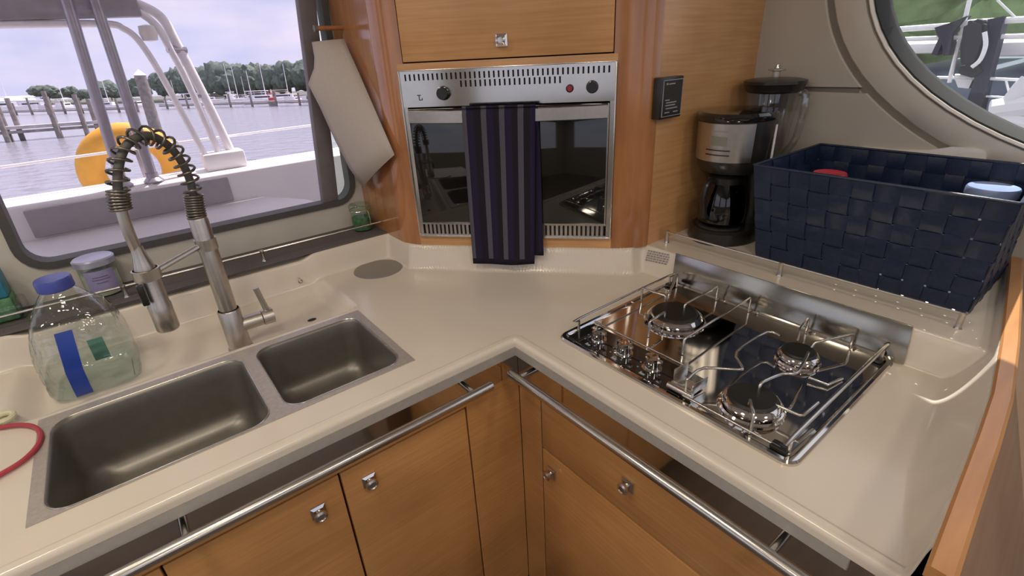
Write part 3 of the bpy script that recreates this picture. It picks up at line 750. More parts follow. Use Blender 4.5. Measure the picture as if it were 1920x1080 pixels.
# ================================================================== BLACK CONTROL UNIT on the oak panel
tm = thing('control_unit', 'small black battery monitor on the oak panel', 'control panel', (.522, RY, .395))
bm = bmn(); box(bm, (.480, RY-.022, .397), (.566, RY+.001, .490), .003); obj('housing', bm, 'black_plastic', tm)
bm = bmn(); box(bm, (.487, RY-.0235, .404), (.560, RY-.021, .483), .0008, 1); scn = obj('screen', bm, 'screen', tm)
bm = bmn()
for (x0, x1, z0, z1) in ((.4862, .5608, .4826, .4840), (.4862, .5608, .4030, .4042), (.4862, .4872, .404, .483), (.5598, .5608, .404, .483)): box(bm, (x0, RY-.0243, z0), (x1, RY-.0225, z1))
obj('bezel_line', bm, 'screen_ink', scn, smooth=0)
bm = bmn()
box(bm, (.497, RY-.0242, .4735), (.503, RY-.0234, .4775))
for x0, x1, z in ((.506, .530, .475), (.496, .512, .440), (.500, .540, .434), (.498, .536, .428), (.500, .545, .421), (.497, .515, .412), (.530, .548, .412)): box(bm, (x0, RY-.0240, z-.0012), (x1, RY-.0234, z+.0012))
obj('print', bm, 'screen_ink', scn, smooth=0)['kind'] = 'stuff'
# ================================================================== HOB
hb_ = thing('hob', 'mirror-polished three burner gas hob with fiddle rails and steel back plate', 'hob', (.28, -.30, 0))
HX0, HX1, HY0, HY1 = .074, .480, -.550, -.052
bm = bmn()
loft(bm, [rrect(HX0, HX1, HY0, HY1, .022, -.0005), rrect(HX0, HX1, HY0, HY1, .022, .005), rrect(HX0+.003, HX1-.003, HY0+.003, HY1-.003, .020, .008), rrect(HX0+.010, HX1-.010, HY0+.010, HY1-.010, .016, .008), rrect(HX0+.013, HX1-.013, HY0+.013, HY1-.013, .014, .005), rrect(HX0+.017, HX1-.017, HY0+.017, HY1-.017, .012, .0045)], False, True)
obj('base_plate', bm, 'steel_mirror', hb_, smooth=25)
bm = bmn(); obox(bm, (HX1-.004, HY0-.012, .004), (.018, .008, .072), (.002, 0, 0), (0, HY1-HY0+.008, 0), .0006); obj('back_plate', bm, 'steel_plate', hb_)
def burner(x, y, r):
    b = bpy.data.objects.new('burner', None); COL.objects.link(b); b.parent = hb_; b.matrix_parent_inverse = parent_world(hb_).inverted(); b.location = (x, y, .0045)
    bm = bmn(); lathe(bm, [(r*1.16, 0), (r*1.18, .003), (r*1.12, .006), (r*.98, .0065), (r*.96, .010), (r*1.05, .0105), (r*1.06, .013), (r*.98, .017), (r*.90, .019), (r*.5, .019)], seg=40)
    local('burner_ring', mesh('burner_ring', bm, 'steel_mirror', 30), b)
    bm = bmn(); lathe(bm, [(r*.86, .018), (r*.88, .021), (r*.80, .024), (0, .0245)], seg=36)
    local('burner_cap', mesh('burner_cap', bm, 'burner_iron', 30), b)
BN = [(.312, -.180, .056), (.350, -.428, .034), (.158, -.440, .045)]
for b in BN: burner(*b)
GZ = .042
def wire(name, pts, r=.0026):
    bm = bmn(); tube(bm, pts, r, 7); return obj(name, bm, 'steel', hb_, smooth=60)
# pan supports: bent wires. Big burner back left, small burner back right, medium burner front right
def finger(x0, y0, x1, y1, tip):
    """wire rising from the plate at its outer end, running in to the burner and dipping"""
    return [(x0, y0, .006), (x0, y0, GZ-.003), (x0+(x1-x0)*.03, y0+(y1-y0)*.03, GZ), (x1, y1, GZ), (x1+(x1-x0)*.03, y1+(y1-y0)*.03, GZ-.003), (x1+(x1-x0)*.035, y1+(y1-y0)*.035, GZ-tip)]
bx, by = BN[0][:2]
for args in ((.455, -.085, .350, -.135), (.462, -.190, .335, -.190), (.215, -.185, .270, -.182), (.330, -.075, .335, -.135)):
    wire('pan_support', finger(*args, .014))
wire('pan_support', [(.462, -.270, .006), (.462, -.270, GZ-.003), (.458, -.270, GZ), (.215, -.272, GZ), (.210, -.272, GZ-.003), (.209, -.272, .006)])
def bent(pts): return smooth_path(pts, 3)
wire('pan_support', [(.460, -.395, .006), (.460, -.395, GZ-.003), (.452, -.395, GZ), (.405, -.402, GZ), (.388, -.408, GZ-.002), (.375, -.412, GZ-.012)])
wire('pan_support', [(.460, -.478, .006), (.460, -.478, GZ-.003), (.452, -.477, GZ), (.395, -.452, GZ), (.375, -.442, GZ-.002), (.372, -.440, GZ-.012)])
wire('pan_support', bent([(.350, -.390, GZ), (.345, -.365, GZ), (.240, -.363, GZ), (.205, -.392, GZ), (.190, -.395, GZ), (.150, -.352, GZ), (.105, -.352, GZ), (.100, -.352, GZ-.004), (.099, -.352, .006)]))
wire('pan_support', bent([(.330, -.450, GZ), (.255, -.465, GZ), (.232, -.450, GZ), (.190, -.440, GZ), (.178, -.440, GZ-.003), (.176, -.440, GZ-.014)]))
wire('pan_support', [(.128, -.448, GZ-.012), (.126, -.450, GZ), (.100, -.470, GZ), (.098, -.472, GZ-.003), (.097, -.472, .006)])
wire('pan_support', [(.165, -.470, GZ-.016), (.165, -.512, GZ-.014), (.168, -.516, GZ-.013), (.215, -.518, GZ-.012)])
wire('pan_support', [(.300, -.470, .012), (.305, -.500, .010), (.345, -.508, .008)])
# side and front fiddles of the hob
def hob_rail(pts, r=.0026): return wire('fiddle_wire', smooth_path(pts, 2), r)
FZH = .034
hob_rail([(.128, HY1-.014, .006), (.128, HY1-.014, FZH-.006), (.134, HY1-.014, FZH), (.445, HY1-.014, FZH), (.452, HY1-.014, FZH-.006), (.452, HY1-.014, .006)], .0028)
hob_rail([(.098, HY0+.020, .006), (.098, HY0+.020, FZH-.006), (.104, HY0+.020, FZH), (.452, HY0+.020, FZH), (.458, HY0+.020, FZH-.006), (.458, HY0+.020, .006)], .0034)
wire('fiddle_wire', [(.093, HY0+.030, .012), (.093, -.352, .012)], .0024)
wire('fiddle_wire', [(.152, -.090, .027), (.152, -.325, .027)], .0022)
for a, b in (((.088, HY0+.018, .005), (.106, HY0+.045, .014)), ((.444, HY0+.014, .005), (.466, HY0+.030, .013)), ((.440, HY1-.030, .005), (.462, HY1-.008, .013))):
    bm = bmn(); box(bm, a, b, .003); obj('rail_clip', bm, 'black_plastic', hb_)
bm = bmn(); box(bm, (.0925, -.345, .0044), (.170, -.070, .0058), .0006, 1); obj('black_strip', bm, 'black_gloss', hb_, label='glossy black strip under the knobs')  # even glossy black strip laid under the knobs
# knobs
for y in (-.121, -.191, -.260):
    kb = bpy.data.objects.new('control_knob', None); COL.objects.link(kb); kb.parent = hb_; kb.matrix_parent_inverse = parent_world(hb_).inverted(); kb.location = (.128, y, .0058)
    bm = bmn(); lathe(bm, [(.0190, 0), (.0190, .0015), (.0135, .002), (.0128, .018), (.0140, .020), (.0140, .025), (.0110, .0262), (0, .0245)], seg=24); local('barrel', mesh('knob_barrel', bm, 'steel_mirror', 30), kb)
    bm = bmn(); box(bm, (-.0035, -.022, .018), (.0035, 0, .0245), .001); local('pointer', mesh('knob_pointer', bm, 'steel', 30), kb)
bm = bmn()   # printed burner symbols beside the knobs
for y in (-.121, -.191, -.260):
    for a in range(0, 200, 40):
        aa = math.radians(a+90); c = (.128+.026*math.cos(aa), y+.026*math.sin(aa)); box(bm, (c[0]-.0015, c[1]-.0015, .0057), (c[0]+.0015, c[1]+.0015, .0061))
    box(bm, (.096, y-.006, .0057), (.101, y+.006, .0061))
obj('knob_marks', bm, 'screen_ink', hb_, smooth=0)
# folding pan clamp at the front edge
bm = bmn(); obox(bm, (.106, -.322, .010), (.034, -.006, .004), (-.001, -.0015, .0), (.006, .004, .030), .0006); obox(bm, (.106, -.360, .010), (.040, -.004, 0), (0, .0015, 0), (.002, 0, .020), .0006)
obox(bm, (.102, -.362, .008), (.006, 0, 0), (0, .042, 0), (0, 0, .012), .001); tube(bm, [(.098, -.366, .014), (.098, -.318, .014)], .006, 12); obox(bm, (.104, -.36, .007), (.04, 0, 0), (0, .036, 0), (0, 0, .0014)); obj('pan_clamp', bm, 'steel', hb_)
# ================================================================== COFFEE MAKER (faces -x)
CX, CY = .704, -.050
cm = thing('coffee_maker', 'black coffee maker with steel front standing left of the blue basket', 'coffee maker', (CX, CY, SHELF))
bm = bmn()
def oval(cx, cy, rx, ry, z, n=36): return [(cx+rx*math.cos(2*PI*k/n), cy+ry*math.sin(2*PI*k/n), z) for k in range(n)]
Z = SHELF
loft(bm, [oval(CX, CY, .098, .086, Z), oval(CX, CY, .100, .088, Z+.006), oval(CX, CY, .096, .085, Z+.030), oval(CX, CY, .088, .078, Z+.036)], True, True); obj('base', bm, 'black_plastic', cm)
bm = bmn(); lathe(bm, [(0, .040), (.058, .040), (.060, .037), (.060, .034)], (CX-.018, CY, Z), 32); obj('warming_plate', bm, 'black_matte', cm)
bm = bmn(); loft(bm, [oval(CX+.062, CY, .034, .070, Z+.03), oval(CX+.062, CY, .034, .072, Z+.22)], True, True); obj('water_tower', bm, 'black_plastic', cm)
bm = bmn(); loft(bm, [oval(CX-.002, CY, .078, .074, Z+.185), oval(CX-.002, CY, .090, .082, Z+.198), oval(CX-.002, CY, .096, .086, Z+.215), oval(CX, CY, .100, .089, Z+.312)], True, True); obj('brew_housing', bm, 'black_plastic', cm)
bm = bmn(); loft(bm, [oval(CX, CY, .101, .0905, Z+.312), oval(CX, CY, .1045, .094, Z+.317), oval(CX, CY, .1045, .094, Z+.325), oval(CX, CY, .098, .088, Z+.331), oval(CX+.004, CY, .060, .055, Z+.333)], True, True); obj('lid', bm, 'black_gloss', cm)
def arc_plate(z0, z1, a0, a1, rx0, ry0, rx1, ry1, out, n=22):
    bm = bmn(); L_ = []
    for i in range(n+1):
        a = math.radians(a0+(a1-a0)*i/n); ca, sa = math.cos(a), math.sin(a)
        L_.append([(CX+rx0*ca, CY+ry0*sa, z0), (CX+(rx0+out)*ca, CY+(ry0+out)*sa, z0), (CX+(rx1+out)*ca, CY+(ry1+out)*sa, z1), (CX+rx1*ca, CY+ry1*sa, z1)])
    loft(bm, L_, True, True); return bm
fp = obj('front_plate', arc_plate(Z+.218, Z+.309, 118, 238, .0965, .0865, .0998, .0888, .0022), 'steel_brushed', cm)
obj('display', arc_plate(Z+.258, Z+.280, 176, 200, .0985, .088, .0992, .0885, .0034), 'lcd', fp)
obj('button_bar', arc_plate(Z+.246, Z+.2485, 168, 206, .0985, .088, .0985, .088, .0040), 'black_plastic', fp)
obj('button_bar', arc_plate(Z+.2345, Z+.237, 168, 206, .0980, .0875, .0980, .0875, .0040), 'black_plastic', fp)
obj('brand_print', arc_plate(Z+.290, Z+.2935, 174, 200, .0990, .0883, .0992, .0884, .0031), 'sticker_ink', fp)
bm = bmn(); lathe(bm, [(0, .002), (.050, .001), (.060, .012), (.062, .040), (.056, .085), (.044, .115), (.042, .125)], (CX-.018, CY, Z+.041), 32); cf = obj('carafe', bm, 'smoke_glass', cm)
bm = bmn(); lathe(bm, [(0, .004), (.048, .003), (.0575, .013), (.0595, .038), (0, .040)], (CX-.018, CY, Z+.041), 32); obj('coffee', bm, 'coffee', cf)
bm = bmn(); lathe(bm, [(.0425, .112), (.0455, .113), (.0455, .128), (.038, .136), (0, .138)], (CX-.018, CY, Z+.041), 32); obj('carafe_lid', bm, 'black_plastic', cf)
bm = bmn(); tube(bm, smooth_path([(CX-.055, CY+.006, Z+.162), (CX-.088, CY+.010, Z+.158), (CX-.096, CY+.011, Z+.120), (CX-.088, CY+.010, Z+.078), (CX-.078, CY+.008, Z+.066)], 5), .0085, 10); obj('carafe_handle', bm, 'black_plastic', cf)
bm = bmn(); obox(bm, (CX+.012, CY-.0905, Z+.205), (.006, -.001, 0), (0, -.0015, 0), (.004, .002, .095)); obj('water_gauge', bm, 'white_plastic', cm)
# ================================================================== BLENDER JUG behind it
BX, BY = .872, -.046
bl = thing('blender', 'clear blender jug with dark lid behind the coffee maker', 'blender', (BX, BY, SHELF))
bm = bmn(); lathe(bm, [(0, 0), (.068, 0), (.070, .01), (.062, .09), (.046, .115), (0, .116)], (BX, BY, Z), 28); obj('motor_base', bm, 'black_plastic', bl)
bm = bmn(); lathe(bm, [(.042, .118), (.048, .16), (.060, .30), (.066, .372)], (BX, BY, Z), 32); obj('jug', bm, 'clear_glass', bl)
bm = bmn(); lathe(bm, [(.064, .358), (.070, .362), (.0735, .376), (.0765, .380), (.0765, .387), (.060, .391), (0, .392)], (BX, BY, Z), 36); obj('lid', bm, 'black_plastic', bl)
bm = bmn(); lathe(bm, [(.010, .391), (.010, .408), (.021, .411), (.021, .414), (.008, .416), (.006, .424), (0, .424)], (BX+.0, BY, Z), 20); obj('filler_cap', bm, 'clear_glass', bl)
bm = bmn(); tube(bm, smooth_path([(BX+.0, BY-.066, Z+.36), (BX, BY-.085, Z+.345), (BX, BY-.080, Z+.25), (BX, BY-.055, Z+.20)], 5), .009, 10); obj('jug_handle', bm, 'clear_glass', bl)
# ================================================================== WOVEN BASKET
bk = thing('woven_basket', 'navy woven strap basket on the shelf above the hob', 'basket', (.755, -.395, SHELF))
BB = [(.620, -.192), (.900, -.192), (.900, -.604), (.620, -.604)]; BT = [(.588, -.166), (.914, -.172), (.914, -.600), (.580, -.620)]
BZ0, BZ1 = SHELF+.001, .300
def wallp(k, s, h, out):
    a0, a1 = V(BB[k]+(BZ0,)), V(BB[(k+1) % 4]+(BZ0,)); b0, b1 = V(BT[k]+(BZ1,)), V(BT[(k+1) % 4]+(BZ1,))
    p = a0.lerp(a1, s).lerp(b0.lerp(b1, s), h); n = V(((a1-a0).y, -(a1-a0).x, 0)).normalized(); return p-n*out
NR = 6
for k in range(4):
    ln = (V(BT[(k+1) % 4])-V(BT[k])).length; NV = int(round(ln/.040))
    for i in range(NV):
        bm = bmn(); s0, s1 = (i+.05)/NV, (i+.95)/NV; rows = []
        for j in range(NR*4+1):
            h = j/(NR*4); o = .0016*math.sin(PI*(h*NR)+PI*(i % 2)+0)
            o = .0018*(1 if math.sin(PI*h*NR+PI*(i % 2)) >= 0 else -1)*min(1, abs(math.sin(PI*h*NR))*3)
            rows.append((wallp(k, s0, h, o-.0006), wallp(k, s1, h, o-.0006), wallp(k, s1, h, o+.0006), wallp(k, s0, h, o+.0006)))
        loft(bm, rows, True, True); obj('strap', bm, 'basket_navy', bk, smooth=50)
    for j in range(NR):
        bm = bmn(); h0, h1 = (j+.05)/NR, (j+.95)/NR; rows = []
        for i in range(NV*4+1):
            s = i/(NV*4); o = -.0018*(1 if math.sin(PI*s*NV)*math.cos(PI*int(min(NV-1, s*NV)))*(1 if j % 2 == 0 else -1)*1 >= 0 else 1)
            ph = math.sin(PI*s*NV); sg = 1 if ph >= 0 else -1
            o = -.0018*sg*(1 if j % 2 == 0 else -1)*min(1, abs(ph)*3)
            rows.append((wallp(k, s, h0, o-.0006), wallp(k, s, h1, o-.0006), wallp(k, s, h1, o+.0006), wallp(k, s, h0, o+.0006)))
        loft(bm, rows, True, True); obj('strap', bm, 'basket_navy', bk, smooth=50)
bm = bmn(); tube(bm, [wallp(k, s, 1.0, 0) for k in range(4) for s in (.004, .25, .5, .75, .996)], .0032, 8, closed=True); obj('rim_wire', bm, 'basket_navy', bk)
bm = bmn(); hexa(bm, [tuple(V(p).lerp(V((.76, -.398)), .02)) for p in BB], BZ0, BZ0+.004); obj('bottom', bm, 'basket_navy', bk)
# contents
def tub(name, label, cat, x, y, r, z1, lidmat, bodymat):
    t = thing(name, label, cat, (x, y, BZ0+.004)); z0 = BZ0+.0045
    bm = bmn(); lathe(bm, [(0, z0), (r*.88, z0), (r*.9, z0+.004), (r*.93, z1-.018), (r*.9, z1-.012)], (x, y, 0), 28); obj('body', bm, bodymat, t)
    bm = bmn(); lathe(bm, [(r*.95, z1-.020), (r, z1-.018), (r, z1-.004), (r*.95, z1), (r*.85, z1-.002), (0, z1-.002)], (x, y, 0), 32); obj('lid', bm, lidmat, t)
p = onz(1556, 325, .268); tub('food_jar', 'jar with bright red lid inside the navy basket', 'jar', p.x, p.y, .036, .270, 'red_plastic', 'jar_glass')
p = onz(1900, 345, .262); tub('food_tub', 'round tub with pale blue lid inside the navy basket', 'tub', p.x-.045, p.y+.022, .044, .262, 'pale_blue', 'white_plastic')
# pale board standing behind the basket
bm = bmn(); pts = []
for cy, cz, a0 in ((-.470, .292, 0), (-.28, .292, 90)):
    for i in range(7):
        a = math.radians(a0+90*i/6); pts.append((.934, cy-(.028*math.cos(a)) if a0 == 0 else cy+.02*abs(math.cos(a)), cz+.028*math.sin(a)))
poly = [(.926, -.505, SHELF), (.926, -.505, .298), (.926, -.502, .311), (.926, -.494, .319), (.926, -.48, .322), (.926, -.44, .320), (.926, -.40, .308), (.926, -.33, .302), (.926, -.27, .302), (.926, -.25, .296), (.926, -.25, SHELF)]
loft(bm, [poly, [(x+.010, y, z) for x, y, z in poly]], True, True)
tag(obj('cutting_board', bm, 'white_plastic'), 'pale cutting board standing behind the navy basket', 'cutting board')
# ================================================================== DIVIDER at the end of the counter
def cap_pt(x, off): return (x, interp(CAP, x)-off)
dv = thing('end_divider', 'low wooden divider at the right end of the counter', 'divider', (.4, -.70, FLOOR))
def strip(bm, x0, x1, o0, o1, z0, z1, bev=0):
    pts = [cap_pt(x0, o0), cap_pt(x1, o0), cap_pt(x1, o1), cap_pt(x0, o1)]; hexa(bm, pts, z0, z1, bev)
bm = bmn(); loft(bm, [[(x, interp(CAP, x)-.014, FLOOR), (x, interp(CAP, x)-.014, CAPZ-.010), (x, interp(CAP, x)-.023, CAPZ-.010), (x, interp(CAP, x)-.40, FLOOR)] for x in [-.05+.99*i/24 for i in range(25)]], True, True); obj('panel', bm, 'brown_lining', dv)
bm = bmn()
L_ = []
for i in range(41):
    x = -.055+.995*i/40; zt = CAPZ; a = cap_pt(x, .0); b = cap_pt(x, .024)
    L_.append([(a[0], a[1], zt-.016), (a[0], a[1], zt-.003), (a[0], a[1]-.003, zt), (b[0], b[1]+.004, zt), (b[0], b[1], zt-.004), (b[0], b[1], zt-.016)])
loft(bm, L_, True, True); obj('cap', bm, 'cherry_edge', dv, label='honey coloured wood capping')
# ================================================================== ITEMS ON THE LEDGE AND COUNTER
# water jug
JX, JY = -.722, .538; JZ = height(JX, JY)
jg = thing('water_jug', 'clear plastic water jug with blue cap and blue handle', 'jug', (JX, JY, JZ))
def jugring(s, z, r=.03): w = .078*s; return rrect(JX-w, JX+w, JY-.075*s, JY+.075*s, min(r*s, .074*s), z, 6)
prof = [(.80, 0), (.95, .006), (1, .02), (1.0, .036), (.975, .042), (1.0, .048), (1.0, .066), (.975, .072), (1.0, .078), (.985, .100), (.94, .120), (.86, .142), (.74, .166), (.58, .188), (.43, .204), (.33, .213), (.30, .222)]
bm = bmn(); loft(bm, [jugring(s, JZ+z, .03 if s > .6 else .09) for s, z in prof], True, False); bd = obj('bottle', bm, 'clear_plastic', jg, smooth=60)
bm = bmn(); loft(bm, [jugring(s*.975, JZ+z+.001, .03) for s, z in prof[:6]], True, True); obj('water', bm, 'water', jg, smooth=60)
bm = bmn(); lathe(bm, [(.0285, .214), (.0300, .216), (.0300, .234), (.0280, .238), (0, .2385)], (JX, JY, JZ), 28); obj('cap', bm, 'blue_cap', jg, label='blue screw cap')
# blue strap handle on the near side
q = [(118, 622, .0), (128, 650, .012), (140, 690, .014), (155, 725, .008), (160, 738, .0)]
bm = bmn(); L_ = []
yf = JY-.0765
for u, v, o in q:
    p = ony(u, v, yf); L_.append([(p.x-.0135, yf-.004-o, p.z), (p.x+.0135, yf-.004-o, p.z), (p.x+.0135, yf-.0005-o, p.z), (p.x-.0135, yf-.0005-o, p.z)])
loft(bm, L_, True, True); obj('handle', bm, 'blue_handle', jg, label='blue plastic handle')
bm = bmn(); yl = JY-.0758; a = ony(158, 640, yl); b = ony(205, 668, yl)
obox(bm, (a.x+.003, yl-.0012, b.z), (b.x-a.x, 0, 0), (0, .0006, 0), (0, 0, a.z-b.z)); obj('label', bm, 'water_label', jg)
# candle
KX, KY = -.668, .768
ca = thing('jar_candle', 'jar candle with lilac label and metal lid on the window ledge', 'candle', (KX, KY, SM))
bm = bmn(); lathe(bm, [(0, .0005), (.034, .0005), (.038, .004), (.038, .072), (.035, .078)], (KX, KY, SM), 30); obj('jar', bm, 'jar_glass', ca)
bm = bmn(); lathe(bm, [(0, .003), (.0355, .004), (.0355, .055), (0, .056)], (KX, KY, SM), 24); obj('wax', bm, 'wax', ca)
bm = bmn(); lathe(bm, [(.0375, .077), (.042, .078), (.042, .091), (.039, .094), (.034, .0925), (0, .0925)], (KX, KY, SM), 32); obj('lid', bm, 'lid_lilac', ca)
def arcp(cx, cy, r, a0, a1, z0, z1, n=14, th=.0006):
    bm = bmn(); loft(bm, [[(cx+rr*math.cos(math.radians(a0+(a1-a0)*i/n)), cy+rr*math.sin(math.radians(a0+(a1-a0)*i/n)), z) for rr, z in ((r, z0), (r+th, z0), (r+th, z1), (r, z1))] for i in range(n+1)], True, True); return bm
lb = obj('label', arcp(KX, KY, .0382, 225, 320, SM+.016, SM+.068), 'label_lilac', ca)
for k, (a0, a1, z) in enumerate(((250, 295, .052), (246, 300, .046), (256, 290, .038))): obj('label_print', arcp(KX, KY, .0388, a0, a1, SM+z, SM+z+.002, 8), 'label_ink', lb)
# glass jar of herbs beside the wood
GX, GY = -.006, .752
gj = thing('spice_jar', 'small clip-top glass jar of green herbs by the cabinet', 'jar', (GX, GY, SM))
bm = bmn(); lathe(bm, [(0, .0005), (.028, .0005), (.031, .004), (.031, .058), (.028, .066)], (GX, GY, SM), 26); obj('glass', bm, 'jar_glass', gj)
bm = bmn(); lathe(bm, [(0, .003), (.0285, .004), (.0288, .042), (0, .046)], (GX, GY, SM), 22); obj('herbs', bm, 'herb_green', gj)
bm = bmn(); lathe(bm, [(.0285, .064), (.0330, .066), (.0335, .071), (.0335, .078), (.030, .083), (0, .084)], (GX, GY, SM), 28); obj('lid', bm, 'jar_glass', gj)
bm = bmn(); tube(bm, [(GX+.0325*math.cos(a), GY+.0325*math.sin(a), SM+.065) for a in [2*PI*k/24 for k in range(24)]], .0012, 6, closed=True); tube(bm, [(GX+.012, GY-.031, SM+.064), (GX+.013, GY-.035, SM+.040), (GX+.013, GY-.034, SM+.018)], .0013, 6); obj('wire_clip', bm, 'steel', gj)
# printed tub at the far left of the ledge
SXl, SYl = -.878, .765
sp_ = thing('printed_pouch', 'teal and green printed packet at the left end of the ledge', 'packet', (SXl, SYl, SM))
bm = bmn(); box(bm, (SXl-.06, SYl-.030, SM+.055), (SXl+.050, SYl+.030, SM+.112), .004); obj('teal_part', bm, 'teal_print', sp_)
bm = bmn(); box(bm, (SXl-.055, SYl-.030, SM+.001), (SXl+.052, SYl+.030, SM+.055), .006); obj('green_part', bm, 'green_print', sp_)
bm = bmn(); box(bm, (SXl-.07, SYl-.040, SM+.0005), (SXl+.064, SYl+.036, SM+.040), .006); obj('clear_tray', bm, 'clear_plastic', sp_)
# red cord loop and cream stopper by the sink
bm = bmn(); lp = [onz(u, v, .006) for u, v in ((-40, 803), (0, 801), (30, 797), (55, 798), (72, 806), (76, 822), (66, 842), (40, 866), (0, 890), (-40, 912))]
tube(bm, smooth_path(lp, 5), .0042, 8); tag(obj('red_cord', bm, 'red_rubber'), 'red rubber cord looped on the counter left of the sink', 'cord')
bm = bmn(); p = onz(4, 786, .004); c = [(p.x+.016*math.cos(2*PI*k/24), p.y+.016*math.sin(2*PI*k/24), .0055) for k in range(24)]; tube(bm, c, .0052, 8, closed=True)
tag(obj('rubber_ring', bm, 'cream_plastic'), 'cream rubber ring on the counter beside the red cord', 'ring')
# paper towel sheet hanging from its rod in the corner
ph = thing('towel_holder', 'short wooden towel rod fixed to the cherry panel', 'rod', (.03, .74, .63))
rp_ = ony(600, 53, .742)
bm = bmn(); tube(bm, [(rp_.x-.012, .742, rp_.z), (LX+.002, .742, rp_.z)], .0062, 12); obj('rod', bm, 'cherry', ph)
bm = bmn(); tube(bm, [(rp_.x-.016, .742, rp_.z), (rp_.x-.008, .742, rp_.z)], .0085, 12); obj('end_cap', bm, 'gasket_tint', ph)
bm = bmn()
def pp(u, v, y=None, x=None): return ony(u, v, y) if y else onx(u, v, x)
left = [pp(585, 79, y=.765), pp(590, 108, y=.765), pp(589, 128, y=.765), pp(578, 158, y=.765), pp(600, 200, y=.765), pp(628, 262, y=.762), pp(655, 315, y=.755), pp(681, 352, y=.745)]
right = [pp(645, 73, x=.024), pp(655, 97, x=.024), pp(664, 116, x=.024), pp(675, 141, x=.024), pp(692, 180, x=.024), pp(713, 228, x=.024), pp(727, 260, x=.026), pp(740, 290, x=.028)]
rows = []
for a, b in zip(left, right): rows.append([a.lerp(b, t)+V((-.012*math.sin(PI*t), -.006*math.sin(PI*t), 0)) for t in [i/8 for i in range(9)]])
g = [[bm.verts.new(p) for p in r] for r in rows]
for A, B in zip(g, g[1:]):
    for i in range(8): bm.faces.new((A[i], A[i+1], B[i+1], B[i]))
o = tag(obj('paper_towel', bm, 'paper', smooth=80), 'sheet of paper towel hanging in the corner beside the window', 'paper towel')
md = o.modifiers.new('thickness', 'SOLIDIFY'); md.thickness = .001
# ================================================================== OUTSIDE: the stern
cb = thing('cockpit_bench', 'white fibreglass stern bench with grey back pad outside the window', 'bench', (-.4, 1.6, -.9))
bm = bmn(); y0, y1 = .96, 2.0
pl_ = [(-2.6, y0), (.20, y0), (.26, y0+.10), (.22, y0+.42), (.10, y0+.80), (-.02, y1), (-2.6, y1)]
hexa(bm, pl_, -.95, -.042, .02, 3); obj('seat', bm, 'fibreglass', cb)
bm = bmn(); box(bm, (-2.6, 2.0, -.95), (1.2, 2.24, .098), .02, 3); obj('backrest', bm, 'fibreglass', cb)
bm = bmn(); box(bm, (-.905, 1.985, -.036), (-.16, 2.0, .078), .006); obj('back_pad', bm, 'cushion_grey', cb)
bm = bmn(); box(bm, (.30, 1.55, -.95), (1.2, 2.0, -.20), .02, 3); obj('step', bm, 'fibreglass', cb)
# davit arch: bent tubes ending in a white foot
YD = 2.14
da = thing('stern_arch', 'white bent tube arch standing on the stern coaming', 'arch', (-.15, YD, .098))
def tp(pts, y=YD): return smooth_path([ony(u, v, y) for u, v in pts], 5)
for nm, pts, r, m, y in (('tube', [(-60, 12), (120, 6), (230, 4), (272, 14), (305, 36), (330, 80), (362, 140), (400, 215), (436, 290)], .021, 'tube_white', YD+.02),
                         ('tube', [(-60, 30), (120, 24), (240, 20), (268, 28), (296, 52), (318, 90), (340, 130), (375, 205), (412, 290)], .016, 'tube_white', YD),
                         ('tube', [(-60, 48), (60, 45), (200, 45), (232, 54), (258, 74), (290, 120), (335, 200), (385, 292)], .014, 'tube_white', YD-.02)):
    bm = bmn(); tube(bm, tp(pts, y), r, 10); obj(nm, bm, m, da, smooth=60)
bm = bmn(); a = ony(386, 312, YD-.05); b = ony(452, 290, YD+.05); box(bm, (a.x, YD-.06, .096), (b.x, YD+.06, .178), .01); obj('foot', bm, 'fibreglass', da)
bm = bmn(); a = ony(-60, 20, YD-.03); b = ony(262, 14, YD-.03); obox(bm, (a.x, YD-.04, a.z-.035), (b.x-a.x, 0, b.z-a.z), (0, .05, 0), (0, 0, .085), .01); obj('crossbeam', bm, 'tube_steel', da)
bm = bmn(); a = ony(276, 56, YD-.02); lathe(bm, [(0, 0), (.028, .004), (.034, .03), (.030, .06), (0, .066)], a-V((0, 0, .045)), 14); obj('lamp', bm, 'white_plastic', da)
bm = bmn(); a = ony(328, 92, YD); tube(bm, [a-V((.03, 0, 0)), a+V((.045, .02, -.005))], .016, 8); b = ony(368, 182, YD); tube(bm, [b-V((.01, 0, 0)), b+V((.05, .02, .004))], .008, 8); obj('cross_brace', bm, 'tube_steel', da)
for (u0, v0), (u1, v1), lab in (((216, 300), (122, -10), 'grey steel awning post left of the other by the stern'), ((276, 300), (174, -10), 'grey steel awning post nearer the white arch')):
    PY = 2.045; p = ony(u0, v0, PY); q = ony(u1, v1, PY); dd = q-p; base = p+dd*((.101-p.z)/dd.z); tip = p+dd*((1.218-p.z)/dd.z)
    t = thing('awning_post', lab, 'post', base); bm = bmn(); tube(bm, [base, tip], .021, 12); obj('pole', bm, 'tube_steel', t)
    bm = bmn(); lathe(bm, [(.040, 0), (.040, .006), (.026, .02), (.024, .04)], base, 16); obj('foot_plate', bm, 'tube_steel', t)
bm = bmn(); box(bm, (-2.6, .90, 1.22), (1.7, 2.26, 1.28), .02); tag(obj('shading_roof', bm, 'fibreglass'), 'unseen white roof slab placed to shade the cockpit bench', 'roof')  # roof slab out of view, sized to keep sun off the bench
